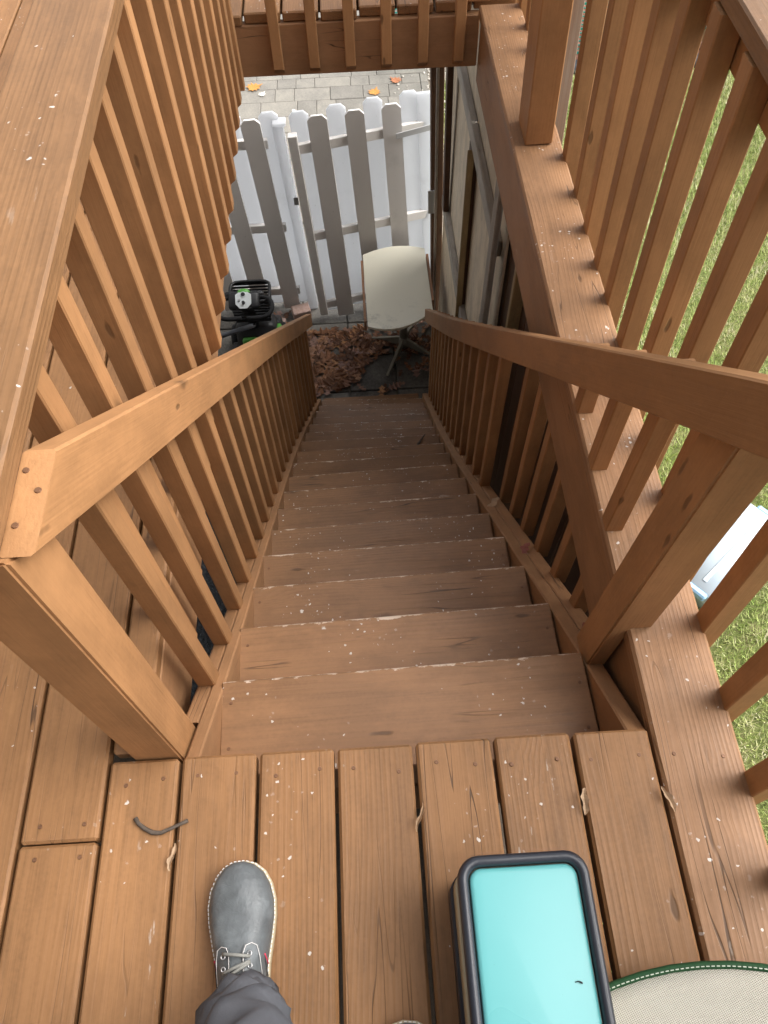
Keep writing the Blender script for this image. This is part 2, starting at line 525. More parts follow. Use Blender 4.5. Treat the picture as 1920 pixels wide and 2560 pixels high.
# rims
abox('rim_joist', deck, 0.031, 0.0695, 0.105, 2.735, -0.29, -0.0405, M_rim, 'Y')
abox('rim_joist', deck, 1.041, 1.080, 0.02, 2.735, -0.286, -0.0405, M_rim, 'Y')
abox('rim_joist', deck, 1.146, 1.185, -2.1, 4.08, -0.286, -0.0405, M_rim, 'Y')
abox('rim_joist', deck, 0.0705, 1.040, 2.748, 2.788, -0.235, -0.0405, M_rim, 'X')
abox('rim_joist', deck, 0.02, 1.14, -0.06, -0.02, -0.29, -0.0405, M_rim, 'X')
abox('rim_joist', deck, -2.2, 1.14, 4.035, 4.075, -0.29, -0.0405, M_rim, 'X')
for yj in (-1.7, -1.3, -0.9, -0.5):
    abox('joist', deck, -2.2, 1.14, yj, yj + 0.04, -0.28, -0.0405, M_dark, 'X')
for yj in (0.4, 0.8, 1.2, 1.6, 2.0, 2.4):
    abox('joist', deck, -2.2, 0.030, yj, yj + 0.04, -0.28, -0.0405, M_dark, 'X')
for yj in (3.2, 3.6):
    abox('joist', deck, -2.2, 1.14, yj, yj + 0.04, -0.22, -0.0405, M_dark, 'X')
# post that carries the far corner, leaning a touch
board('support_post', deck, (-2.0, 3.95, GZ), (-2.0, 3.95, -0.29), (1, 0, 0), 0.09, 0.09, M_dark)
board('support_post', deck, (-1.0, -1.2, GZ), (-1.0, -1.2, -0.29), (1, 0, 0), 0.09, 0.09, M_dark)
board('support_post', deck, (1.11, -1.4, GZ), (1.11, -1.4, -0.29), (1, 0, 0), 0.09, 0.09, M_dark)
# nail heads at the stair head
bm = bmesh.new()
def nail_bm(r=0.0042):
    b = bmesh.new()
    bmesh.ops.create_cone(b, cap_ends=True, segments=8, radius1=r, radius2=r * 0.8, depth=0.0016)
    return b
M_nail = simple('rusty_stained_nail', (0.17, 0.085, 0.045), 0.5, 0.4, 0.3)
me_nail = bpy.data.meshes.new('nail'); b_ = nail_bm(); b_.to_mesh(me_nail); b_.free(); me_nail.materials.append(M_nail)
def nail(x, y, z, parent):
    wlink(bpy.data.objects.new('nail_head', me_nail), parent, Matrix.Translation((x, y, z)))
bm.free()
for k in range(7):
    for fx in (0.22, 0.78):
        for yy in (-0.032, -0.44):
            nail(XJ[k] + (XJ[k + 1] - XJ[k]) * fx + random.uniform(-.008, .008), yy + random.uniform(-.01, .01), 0.0012, deck)
for x, y in ((-0.03, -0.10), (-0.11, -0.10), (-0.03, -0.155), (-0.11, -0.155), (1.06, -0.04), (1.15, -0.05), (1.06, 0.35), (1.15, 0.9)):
    nail(x, y, 0.0015, deck)

# ================================================================== STAIRS
BOWY = [0, .228, .441, .656, .865, 1.078, 1.291, 1.497, 1.715, 1.929, 2.141, 2.351, 2.565, 2.77, 2.978, 3.182, 3.392, 3.6, 3.9]
BOWX = [0, -.001, -.006, -.013, -.020, -.026, -.033, -.039, -.044, -.048, -.051, -.051, -.048, -.043, -.038, -.034, -.029, -.022, -.012]
def bow(y): return float(np.interp(y, BOWY, BOWX))
RISE, RUN = 0.195, 0.2112
def zs(y): return -0.010 - 0.907 * y          # top edge of the stringers
stairs = tag(empty('staircase', (0.57, 3.6, GZ)), 'long straight flight of brown stained wooden steps going down to the patio', 'staircase')
for i in range(1, 18):
    yn = 0.229 + RUN * (i - 1); z = -RISE * i
    xl, xr = 0.165 + bow(yn), 0.984 + bow(yn)
    sk = np.interp(i, [1, 8, 12, 17], [0.020, 0.022, -0.012, -0.034]) / 2
    tread = board('tread', stairs, (xl, yn - 0.126 - sk, z - 0.019), (xr, yn - 0.126 + sk, z - 0.019), (0, 1, 0), 0.2515, 0.038, M_tread, 0.003)
    if i < 5:
        for px in (xl + 0.02, xr - 0.02):
            for dy in (0.06, 0.16): nail(px, yn - dy, z + 0.0006, stairs)
abox('base_board', stairs, 0.17 - .02, 0.95, 3.63, 3.77, GZ, GZ + 0.035, M_tread, 'X')
YS = [0.012, .25, .5, .75, 1.0, 1.3, 1.6, 1.9, 2.2, 2.5, 2.8, 3.1, 3.4, 3.62]
def strip(x0, x1, top, depth, ys=YS):
    st = []
    for y in ys:
        b = bow(y); zt = top(y)
        zb = max(zt - depth, GZ + 0.002)
        st.append([(x0 + b, y, zt), (x1 + b, y, zt), (x1 + b, y, zb), (x0 + b, y, zb)])
    return st
swept('stringer', stairs, strip(0.1375, 0.166, zs, 0.36), M_rim)
swept('stringer', stairs, strip(0.988, 1.026, zs, 0.36), M_rim)
YR = [y for y in YS if y > 0.2]
swept('baluster_shoe', stairs, strip(0.1035, 0.1365, lambda y: zs(y) - 0.003, 0.12, [0.105] + YR), M_rim)
swept('baluster_shoe', stairs, strip(1.0285, 1.069, lambda y: zs(y) - 0.003, 0.12, [0.32] + YR[1:]), M_rim)

def baluster_bm(L, w, bevel_low=0.0, slope=0.0):
    """square bar along local X from 0..L; lower end (x=0) bevelled on the +Y side"""
    c = 0.0025
    h = w / 2
    prof = [(-h + c, -h), (h - c, -h), (h, -h + c), (h, h - c), (h - c, h), (-h + c, h), (-h, h - c), (-h, -h + c)]
    bm = bmesh.new()
    lo, hi = [], []
    for (y, z) in prof:
        x0 = bevel_low * (y + h) / w if bevel_low else 0.0
        x0 += slope * z
        lo.append(bm.verts.new((x0, y, z)))
        hi.append(bm.verts.new((L, y, z)))
    for k in range(8):
        bm.faces.new((lo[k], lo[(k + 1) % 8], hi[(k + 1) % 8], hi[k]))
    bm.faces.new(list(reversed(lo))); bm.faces.new(hi)
    bmesh.ops.recalc_face_normals(bm, faces=list(bm.faces))
    return bm
BALC = {}
def baluster(parent, x, y, z0, z1, mat, bev=0.0, face=(1, 0, 0), w=0.039, lean=0.0, name='baluster'):
    key = (round(z1 - z0, 3), bev, w, mat.name)
    if key not in BALC:
        b = baluster_bm(z1 - z0, w, bev)
        me = bpy.data.meshes.new('baluster'); b.to_mesh(me); b.free(); me.materials.append(mat)
        BALC[key] = me
    m, L = basis((x, y, z0), (x + lean, y, z1), face)
    m.translation = Vector((x, y, z0))
    o = bpy.data.objects.new(name, BALC[key])
    return wlink(o, parent, m)

# --- stair railings
HRL = lambda y: 0.922 - 0.905 * y + 0.5 * bow(y)
HRR = lambda y: 0.962 - 0.920 * y + 0.35 * bow(y)
YH = [.25, .5, .75, 1.0, 1.3, 1.6, 1.9, 2.2, 2.5, 2.8, 3.1, 3.4]
DV = 0.122
railL = tag(empty('stair_railing', (0.1, 3.5, GZ)), 'sunlit sloping wooden stair railing on the side of the mobility scooter', 'railing')
st = []
for y in YH + [3.62]:
    b = bow(y); zt = HRL(y)
    st.append([(0.179 + b, y, zt), (0.141 + b, y, zt), (0.141 + b, y, zt - DV), (0.179 + b, y, zt - DV)])
# upper end sawn level
zc = 0.778
yb_, yt_ = (0.922 - DV - zc) / 0.905, (0.922 - zc) / 0.905
st.insert(0, [(0.179, yt_, zc), (0.141, yt_, zc), (0.141, yb_, zc), (0.179, yb_, zc)])
swept('handrail', railL, st, M_rail)
def newel(parent, parts, y0, y1, zt, sh, zref, ax):
    bm = bmesh.new()
    def P(x, y, z): return (x + sh * (z - zref) / 0.8, y, z)
    for (a, b, zb, skip) in parts:
        v = [bm.verts.new(P(a, y0, zb)), bm.verts.new(P(b, y0, zb)), bm.verts.new(P(b, y1, zb)), bm.verts.new(P(a, y1, zb)),
             bm.verts.new(P(a, y0, zt(y0))), bm.verts.new(P(b, y0, zt(y0))), bm.verts.new(P(b, y1, zt(y1))), bm.verts.new(P(a, y1, zt(y1)))]
        for f in ((0, 3, 2, 1), (4, 5, 6, 7), (0, 1, 5, 4), (1, 2, 6, 5), (2, 3, 7, 6), (3, 0, 4, 7)):
            if f == skip: continue
            bm.faces.new([v[i] for i in f])
    m, L = basis(ax[0], ax[1], (1, 0, 0))
    mi = m.inverted()
    for v in bm.verts: v.co = mi @ v.co
    bmesh.ops.remove_doubles(bm, verts=list(bm.verts), dist=1e-5)
    ed = [e for e in bm.edges if len(e.link_faces) == 2 and e.calc_face_angle(0) > 0.5]
    bmesh.ops.bevel(bm, geom=ed, offset=0.004, segments=2, affect='EDGES')
    return bmobj('newel_post', parent, bm, M_rail, Mx=m)
newel(railL, [(0.0435, 0.1335, -0.18, None)], 0.011, 0.100, lambda y: 0.922 - 0.905 * y - DV - 0.001, 0.024, 0.0, ((0.09, 0.055, -0.18), (0.11, 0.055, 0.74)))
for nx_, ny2 in ((0.152, 0.062), (0.168, 0.105), (0.150, 0.132)):
    nail(nx_, ny2, zc + 0.0008, railL)
k = 0
y = 0.236
while y < 3.6:
    b = bow(y)
    baluster(railL, 0.1255 + b, y + random.uniform(-.004, .004), zs(y) - 0.002 - 0.018, HRL(y) - DV + 0.012, M_rail, w=0.0405)
    y += 0.1555; k += 1
railR = tag(empty('stair_railing', (1.0, 3.5, GZ)), 'shaded sloping wooden stair railing in front of the plywood wall', 'railing')
st = []
for y in [0.02] + YH + [3.62]:
    b = bow(y); zt = HRR(y)
    st.append([(0.985 + b, y, zt), (1.023 + b, y, zt), (1.023 + b, y, zt - DV), (0.985 + b, y, zt - DV)])
swept('handrail', railR, st, M_rail)
# newel with its head cut to the slope of the handrail and notched over the edge board
newel(railR, [(0.9885, 1.0275, -0.24, (1, 2, 6, 5)), (1.0275, 1.0725, 0.0025, (3, 0, 4, 7))], 0.21, 0.297, lambda y: HRR(y) - DV - 0.004, 0.024, -0.2, ((1.03, 0.25, -0.24), (1.05, 0.25, 0.6)))
for yf in (0.46, 0.622, 0.789):
    baluster(railR, 1.0505, yf, 0.002, HRR(yf) - 0.03, M_rail, w=0.0395)
    baluster(railR, 1.0635, yf, zs(yf) - 0.02, -0.288, M_rail, w=0.041)
y = 0.30
while y < 0.4:
    baluster(railR, 1.0635, y, zs(y) - 0.02, -0.288, M_rail, w=0.041); y += 0.16
y = 0.951
while y < 3.6:
    b = bow(y)
    top = HRR(y) - 0.03
    if top > -0.30 and y < 1.4:
        baluster(railR, 1.0635, y, zs(y) - 0.02, min(top, -0.288), M_rail, w=0.041)
    else:
        baluster(railR, 1.0465 + b, y, zs(y) - 0.02, top, M_rail, w=0.041)
    y += 0.1575

# --- deck railings
railA = tag(empty('deck_railing', (0.05, 1.3, 0)), 'deck railing with broad bird-spotted cap board and long row of close balusters', 'railing')
m_ = swept('cap_rail', railA, [[(0.163, -1.6, 0.82), (0.023, -1.6, 0.82), (0.023, -1.6, 0.782), (0.163, -1.6, 0.782)],
                               [(0.120, 2.82, 0.82), (-0.020, 2.82, 0.82), (-0.020, 2.82, 0.782), (0.120, 2.82, 0.782)]], M_cap)
abox('top_rail', railA, 0.031, 0.069, 0.105, 2.74, 0.69, 0.7805, M_rail, 'Y')
for k in range(16):
    y = 2.492 - 0.1553 * k
    if y < 0.26: break
    baluster(railA, 0.0895 - 0.010 * max(0.0, min(1.0, (1.6 - y) / 0.6)), y + random.uniform(-.005, .005), -0.215, 0.7805, M_rail, bev=0.036, w=0.043, lean=0.012 + random.uniform(-.004, .004))
baluster(railA, 0.0915, 2.640, -0.215, 0.7805, M_rail, w=0.041)
for py_ in (-0.6, -1.5):
    abox('post', railA, 0.04, 0.128, py_ - 0.045, py_ + 0.045, 0.001, 0.7805, M_rail, 'Z')

railB = tag(empty('deck_railing', (0.55, 2.72, 0)), 'short row of balusters fixed to the rim across the far end of the stairwell', 'railing')
for k in range(6):
    x = 0.2485 + 0.1425 * k
    baluster(railB, x, 2.7275, -0.222, 0.7805, M_rail, bev=0.034, face=(0, -1, 0), w=0.040)
abox('top_rail', railB, 0.16, 0.985, 2.748, 2.786, 0.69, 0.7805, M_rail, 'X')
abox('cap_rail', railB, 0.135, 1.08, 2.70, 2.84, 0.782, 0.82, M_cap, 'X')
abox('post', railB, 0.985, 1.074, 2.75, 2.839, 0.002, 0.7805, M_rail, 'Z')

railC = tag(empty('deck_railing', (1.2, 1.2, 0)), 'outer deck railing between the edge board and the lawn', 'railing')
abox('cap_rail', railC, 1.152, 1.292, -2.1, 4.10, 0.80, 0.838, M_cap, 'Y')
abox('top_rail', railC, 1.198, 1.236, -2.1, 4.10, 0.70, 0.7985, M_rail, 'Y')
yb = [1.796, 1.616, 1.455, 1.305, 1.171, 1.008, .85, .695, .54, .39, .235, .076, -.082, -.24, -.40, -.56, -.72, -.88, -1.04, -1.2, -1.36, -1.52, 2.11, 2.265, 2.42, 2.575, 2.73, 2.885, 3.04, 3.2, 3.36, 3.52, 3.68, 3.84, 4.0]
for y in yb:
    baluster(railC, 1.2100, y - 0.02, -0.27, 0.7985, M_rail, bev=0.0, w=0.0455, lean=-0.036 + random.uniform(-.004, .004))
wb = baluster(railC, 1.2090, 1.992, -0.27, 0.7985, M_worn, w=0.043, lean=-0.036)
wb['label'] = 'weathered baluster with bare grey wood'
# tall post on the edge board
board('post', railC, (1.1105, 1.9125, 0.003), (1.087, 1.9125, 0.7985), (1, 0, 0), 0.087, 0.14, M_rail)
board('post', railC, (1.11, -1.2, 0.003), (1.11, -1.2, 0.7985), (1, 0, 0), 0.087, 0.09, M_rail)

# ================================================================== HOUSE WALL (unseen, added and raised to block light from the left)
M_siding = simple('beige_siding', (0.19, 0.17, 0.15), 0.7, 0.3)
shade_house = tag(empty('shade_house_wall', (-2.4, -2.3, GZ)), kind='structure')
abox('shade_wall_panel', shade_house, -2.6, -2.35, -3.0, 4.9, -0.3, 5.4, M_siding, 'Y')
abox('bounce_wall', shade_house, -2.6, -2.33, -3.0, 4.9, GZ, -0.302, simple('pale_concrete', (0.55, 0.53, 0.50), 0.9, 0.2), 'Y')  # unseen pale base, added to bounce light under the deck
for k in range(26):
    z = -0.28 + k * 0.215
    abox('siding_board', shade_house, -2.345, -2.325, -3.0, 4.9, z, z + 0.2, M_siding, 'Y', 0.003)

# ================================================================== FENCE AND GATE
def vinyl(name, c, dirt=0.5, thin=0.6):
    t = NT(name)
    tc = t.n('ShaderNodeTexCoord').outputs['Object']
    g = t.n('ShaderNodeNewGeometry').outputs['Position']
    n1 = t.noise(g, 5, 5, 0.65)
    z = t.sep(g)[2]
    low = t.ss(z, GZ + 0.55, GZ + 0.0)
    d = t.m('MULTIPLY', t.m('ADD', t.m('MULTIPLY', low, 0.6), t.m('MULTIPLY', t.ss(n1, 0.55, 0.8), 0.35)), dirt)
    sp = t.ss(t.noise(g, 60, 3), 0.70, 0.76)
    d = t.m('ADD', d, t.m('MULTIPLY', sp, 0.25), clamp=True)
    cc = t.mix(d, c, (0.22, 0.20, 0.17))
    t.out(cc, 0.38, 0.45)
    tr = t.n('ShaderNodeBsdfTranslucent'); t.put(tr.inputs[0], cc)
    mx = t.n('ShaderNodeMixShader'); mx.inputs[0].default_value = thin
    t.t.links.new(t.b.outputs[0], mx.inputs[1]); t.t.links.new(tr.outputs[0], mx.inputs[2])
    t.t.links.new(mx.outputs[0], t.t.nodes['Material Output'].inputs['Surface'])
    return t.mat
M_white = vinyl('white_vinyl', (0.86, 0.87, 0.89), 0.35, 0.66)
M_vinyl_shade = vinyl('shaded_white_vinyl', (0.80, 0.765, 0.73), 0.45, 0.12)  # same white vinyl, shade of the front boards put in as greyer colour
M_metal = simple('galvanised_metal', (0.55, 0.55, 0.55), 0.35, 0.5, 0.9)
LEANX = -0.056
def picket(parent, x, y, z0, z1, leany=0.0, w=0.142, mat=None):
    """dog-eared vinyl picket standing at x,y"""
    mat = mat or M_white
    key = ('pk', round(z1 - z0, 3), round(w, 3), mat.name)
    if key not in BALC:
        h = z1 - z0; e = 0.032; t_ = 0.021
        prof = [(-w / 2, 0), (w / 2, 0), (w / 2, h - e), (w / 2 - e, h), (-w / 2 + e, h), (-w / 2, h - e)]
        v = [(a, -t_ / 2, b) for a, b in prof] + [(a, t_ / 2, b) for a, b in prof]
        f = [tuple(range(6)), tuple(range(11, 5, -1))] + [(i, i + 6, (i + 1) % 6 + 6, (i + 1) % 6) for i in range(6)]
        BALC[key] = pymesh('picket', v, f, mat)
    hh = z1 - z0
    up = Vector((LEANX * hh, leany, hh)).normalized()
    X = Vector((1, 0, 0)); X = (X - up * X.dot(up)).normalized()
    Y = up.cross(X)
    m = Matrix.Identity(4)
    for i in range(3):
        m[i][0], m[i][1], m[i][2] = X[i], Y[i], up[i]
    m.translation = Vector((x, y, z0))
    return wlink(bpy.data.objects.new('picket', BALC[key]), parent, m)

fence = tag(empty('picket_fence', (-0.9, 4.87, GZ)), 'white vinyl shadowbox fence panel behind the black scooter', 'fence')
ZB, ZT = GZ + 0.05, -1.685
def lx(z): return LEANX * (z - ZB)
for k in range(8):
    picket(fence, -0.109 - 0.27 * k + random.uniform(-.006, .006), 4.852, ZB, ZT + random.uniform(-.012, .012), 0.03, 0.142, M_vinyl_shade)
for k in range(8):
    picket(fence, 0.015 - 0.27 * k - 0.0, 4.925, ZB, ZT + 0.005, 0.03)
for z in (-1.895, -2.625, -3.285):
    abox('rail', fence, -2.2, -0.02 + lx(z), 4.868 + 0.017 * (z - ZB), 4.906 + 0.017 * (z - ZB), z - 0.036, z + 0.036, M_vinyl_shade, 'X', 0.003)
board('post', fence, (0.075, 4.90, GZ), (0.075 + LEANX * 1.72, 4.93, -1.76), (1, 0, 0), 0.078, 0.078, M_white)
abox('post_cap', fence, 0.022 - 0.075, 0.022 + 0.02, 4.885, 4.975, -1.76, -1.735, M_white, 'X', 0.004)
abox('latch_plate', fence, 0.028, 0.066, 4.866, 4.872, -2.40, -2.33, M_metal, 'Z', 0.002)

gate = tag(empty('fence_gate', (0.55, 4.75, GZ)), 'white vinyl picket gate standing ajar behind the cream table', 'gate')
GA = 0.23                       # gate swings away to the right
def gy(x): return 4.705 + GA * (x - 0.2)
GL = 0.125                      # leans back at the top
for k in range(3):
    x = 0.372 + 0.2685 * k
    picket(gate, x, gy(x) - 0.012, ZB - 0.01, ZT + 0.02 + random.uniform(-.012, .012), GL, 0.142, M_vinyl_shade)
for k in range(4):
    x = 0.240 + 0.2685 * k
    picket(gate, x, gy(x) + 0.064, ZB + 0.02, ZT + 0.035, GL)
for z in (-1.905, -2.64, -3.335):
    fz = (z - ZB) / (ZT - ZB)
    x0, x1 = 0.15 + lx(z), 1.16 + lx(z)
    yo = 0.027 + GL * fz
    board('rail', gate, (x0, gy(0.15) + yo, z), (x1, gy(1.16) + yo, z), (0, 0, 1), 0.075, 0.036, M_vinyl_shade, 0.003)
board('stile', gate, (0.178, gy(0.17) + 0.015, GZ + 0.09), (0.178 + LEANX * 1.66, gy(0.17) + 0.015 + GL, -1.79), (1, 0, 0), 0.068, 0.07, M_vinyl_shade)
board('hinge_strap', gate, (0.845, 4.925, -1.90), (1.115, 4.965, -1.865), (0, 0, 1), 0.045, 0.006, simple('grey_strap', (0.5, 0.5, 0.5), 0.4, 0.5), 0.002)
board('stile', gate, (1.17, gy(1.16) + 0.02, GZ + 0.05), (1.17 + LEANX * 1.9, gy(1.16) + 0.02 + GL, -1.66), (1, 0, 0), 0.13, 0.03, M_white)
tube('latch_chain', gate, [(0.145, 4.775, -2.42), (0.128, 4.765, -2.46), (0.132, 4.768, -2.52), (0.146, 4.76, -2.57), (0.15, 4.758, -2.62)], 0.006, M_metal, 6)
# ================================================================== PLYWOOD SIDE WALL
wall = tag(empty('plywood_wall', (1.2, 3.5, GZ)), 'pale plywood wall with dark studs under the deck edge', 'wall')
for (a, b, zt) in ((2.44, 3.47, -0.30), (3.475, 4.66, -0.30)):
    board('plywood_sheet', wall, (1.203, (a + b) / 2, GZ + 0.01), (1.203, (a + b) / 2, zt), (0, 1, 0), b - a, 0.012, M_ply, 0.001)
abox('wall_plate', wall, 1.157, 1.196, 2.52, 4.64, -1.01, -0.92, M_grey, 'Y')
abox('wall_plate', wall, 1.157, 1.196, 2.6, 4.5, -2.19, -2.10, M_grey, 'Y')
abox('wall_plate', wall, 1.157, 1.196, 2.3, 4.64, GZ, GZ + 0.09, M_dark, 'Y')
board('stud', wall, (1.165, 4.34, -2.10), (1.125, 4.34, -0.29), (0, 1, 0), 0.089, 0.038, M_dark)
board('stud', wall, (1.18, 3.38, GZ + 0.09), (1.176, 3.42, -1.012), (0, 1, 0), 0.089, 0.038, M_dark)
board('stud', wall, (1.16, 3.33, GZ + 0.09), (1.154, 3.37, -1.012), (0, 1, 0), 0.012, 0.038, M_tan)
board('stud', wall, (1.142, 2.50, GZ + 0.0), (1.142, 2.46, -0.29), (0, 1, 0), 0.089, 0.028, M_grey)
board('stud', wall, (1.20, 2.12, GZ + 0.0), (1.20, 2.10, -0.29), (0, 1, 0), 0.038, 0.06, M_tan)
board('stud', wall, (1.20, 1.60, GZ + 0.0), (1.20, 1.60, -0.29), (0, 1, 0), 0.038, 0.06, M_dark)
board('edge_strip', wall, (1.155, 4.605, GZ + 0.05), (1.075, 4.60, -0.29), (0, 1, 0), 0.02, 0.02, M_grey)
board('joist_bracket', wall, (1.108, 4.685, -2.40), (1.100, 4.685, -2.20), (1, 0, 0), 0.06, 0.012, M_metal, 0.001)
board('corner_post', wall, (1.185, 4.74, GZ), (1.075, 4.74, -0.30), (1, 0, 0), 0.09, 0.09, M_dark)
# added over an open gap to keep the under-deck dark: skirt boards below the deck edge
blocker = tag(empty('light_blocker', (1.22, 1.2, GZ)), 'dark vertical board skirt added to shut light out below the edge board', 'light blocker')
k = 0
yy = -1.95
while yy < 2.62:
    abox('blocker_board', blocker, 1.222, 1.24, yy, yy + 0.135, GZ + 0.02, -0.29, M_dark, 'Z', 0.002)
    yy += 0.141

# ================================================================== TABLE
M_lam = NT('cream_laminate')
_tc = M_lam.n('ShaderNodeTexCoord').outputs['Object']
_g = M_lam.n('ShaderNodeNewGeometry').outputs['Position']
_st = M_lam.ss(M_lam.noise(_g, 7, 6, 0.7), 0.50, 0.68)
_yy = M_lam.sep(_g)[1]
_fr = M_lam.ss(_yy, 4.25, 3.9)
_sp = M_lam.ss(M_lam.noise(_g, 90, 2), 0.74, 0.78)
_d = M_lam.m('ADD', M_lam.m('MULTIPLY', M_lam.m('MULTIPLY', _st, _fr), 0.55), M_lam.m('MULTIPLY', _sp, 0.35), clamp=True)
M_lam = M_lam.out(M_lam.mix(_d, (0.70, 0.67, 0.55), (0.30, 0.29, 0.24)), 0.28, 0.5)
M_cream = simple('cream_painted_metal', (0.24, 0.225, 0.18), 0.4, 0.4)
M_edge = simple('brown_particle_edge', (0.27, 0.15, 0.09), 0.7, 0.2, var=0.3, scale=40)
table = tag(empty('pedestal_table', (0.86, 4.33, GZ)), 'cream drop-leaf pedestal table with rounded ends by the white gate', 'table')
TZ = GZ + 0.735
tw, x0t, x1t = 0.512, 0.552, 1.064
def top_outline(n=9):
    pts = []
    # near end bulges to -Y, far end to +Y
    for i in range(n):
        u = i / (n - 1); x = x0t + (x1t - x0t) * u + 0.004
        pts.append((x, 3.868 - 0.095 * (1 - (2 * u - 1) ** 2) + 0.135 * u))
    for i in range(n):
        u = 1 - i / (n - 1); x = x0t + (x1t - x0t) * u - 0.003
        pts.append((x, 4.680 + 0.065 * (1 - (2 * u - 1) ** 2) + 0.042 * u))
    return pts
po = top_outline()
def prism(name, parent, outline, z0, z1, mat, c=0.003):
    n = len(outline)
    v = [(x, y, z0) for x, y in outline] + [(x, y, z1) for x, y in outline]
    f = [tuple(reversed(range(n))), tuple(range(n, 2 * n))] + [(i, (i + 1) % n, (i + 1) % n + n, i + n) for i in range(n)]
    return meshobj(name, parent, v, f, mat)
prism('table_top', table, po, TZ - 0.022, TZ, M_lam)
# folded leaves hang at both long sides
def leaf_panel(x, side, ya, yb_):
    n = 8
    v, f = [], []
    for i in range(n + 1):
        u = i / n; y = ya + (yb_ - ya) * u
        zb = TZ - 0.03 - 0.30 * math.sin(math.pi * (0.08 + 0.84 * u))
        for dx in (0, side * 0.02):
            v.append((x + dx, y, TZ - 0.006)); v.append((x + dx, y, zb))
    for i in range(n):
        a = i * 4; b = a + 4
        f += [(a, b, b + 1, a + 1), (a + 2, a + 3, b + 3, b + 2), (a, a + 2, b + 2, b), (a + 1, b + 1, b + 3, a + 3)]
    f += [(0, 1, 3, 2), (n * 4, n * 4 + 2, n * 4 + 3, n * 4 + 1)]
    return meshobj('drop_leaf', table, v, f, M_edge)
leaf_panel(0.548, -1, 3.93, 4.62)
leaf_panel(1.068, 1, 4.12, 4.66)
pc = (0.862, 4.335)
tube('pedestal', table, [(pc[0], pc[1], GZ + 0.09), (pc[0], pc[1], GZ + 0.4), (pc[0], pc[1], TZ - 0.025)], [0.034, 0.034, 0.040], M_cream, 14)
for (ex, ey) in ((0.589, 4.446), (0.965, 4.60), (1.10, 4.20), (0.702, 4.003)):
    d = Vector((ex - pc[0], ey - pc[1], 0)); L = d.length; d.normalize(); s_ = Vector((-d.y, d.x, 0)) * 0.011
    a = Vector((pc[0], pc[1], 0)) + d * 0.02; b = Vector((ex, ey, 0))
    v = [a - s_ + Vector((0, 0, GZ + 0.03)), a + s_ + Vector((0, 0, GZ + 0.03)), a + s_ + Vector((0, 0, GZ + 0.125)), a - s_ + Vector((0, 0, GZ + 0.125)),
         b - s_ + Vector((0, 0, GZ + 0.004)), b + s_ + Vector((0, 0, GZ + 0.004)), b + s_ + Vector((0, 0, GZ + 0.022)), b - s_ + Vector((0, 0, GZ + 0.022))]
    meshobj('foot', table, v, [(3, 2, 1, 0), (4, 5, 6, 7), (0, 1, 5, 4), (1, 2, 6, 5), (2, 3, 7, 6), (3, 0, 4, 7)], M_cream)
tube('column_foot', table, [(pc[0], pc[1], GZ + 0.02), (pc[0], pc[1], GZ + 0.13)], [0.044, 0.038], M_cream, 14)

# ================================================================== MOBILITY SCOOTER
M_blk = simple('black_plastic', (0.012, 0.012, 0.013), 0.45, 0.45, var=0.3)
M_rub = simple('black_rubber', (0.016, 0.016, 0.017), 0.8, 0.3, var=0.3)
M_grn = simple('green_plastic', (0.09, 0.34, 0.05), 0.3, 0.5)
M_pan = simple('pale_control_panel', (0.62, 0.66, 0.66), 0.4, 0.4)
M_gtube = simple('grey_armrest', (0.13, 0.14, 0.16), 0.5, 0.4)
M_seat = simple('black_vinyl_seat', (0.014, 0.013, 0.013), 0.4, 0.45, bump=0.2)
sco = tag(empty('mobility_scooter', (-0.42, 4.1, GZ)), 'black mobility scooter with green trim and front basket by the fence', 'mobility scooter')
def rbox(name, parent, c, s, mat, bev=0.02, rot=(0, 0, 0), seg=2):
    bm = bmesh.new()
    bmesh.ops.create_cube(bm, size=1.0)
    for v in bm.verts: v.co = Vector((v.co.x * s[0], v.co.y * s[1], v.co.z * s[2]))
    bmesh.ops.bevel(bm, geom=list(bm.edges), offset=bev, segments=seg, affect='EDGES', profile=0.5)
    from mathutils import Euler
    return bmobj(name, parent, bm, mat, True, Matrix.Translation(c) @ Euler(rot).to_matrix().to_4x4())
sx = -0.40
# chassis and floor
rbox('floor_pan', sco, (sx, 3.95, GZ + 0.16), (0.42, 0.75, 0.07), M_blk, 0.025)
rbox('rear_shroud', sco, (sx, 3.40, GZ + 0.26), (0.46, 0.46, 0.24), M_blk, 0.06, seg=3)
fs = rbox('front_shroud', sco, (sx + 0.02, 4.34, GZ + 0.27), (0.34, 0.26, 0.26), M_blk, 0.06, (-0.35, 0, 0), 3)
rbox('front_fender', sco, (sx + 0.02, 4.47, GZ + 0.24), (0.40, 0.20, 0.10), M_blk, 0.04, (-0.5, 0, 0), 3)
for (wx, wy, r) in ((sx - 0.19, 4.45, 0.115), (sx + 0.21, 4.45, 0.115), (sx - 0.24, 3.36, 0.13), (sx + 0.24, 3.36, 0.13)):
    n = 20
    pts = [(wx, wy + (r - 0.04) * math.cos(2 * math.pi * i / n), GZ + r + (r - 0.04) * math.sin(2 * math.pi * i / n)) for i in range(n)]
    wh = tube('wheel', sco, pts, 0.04, M_rub, 8, True)
    tube('hub', wh, [(wx - 0.03, wy, GZ + r), (wx + 0.03, wy, GZ + r)], 0.055, M_grn if wy > 4 else M_gtube, 12)
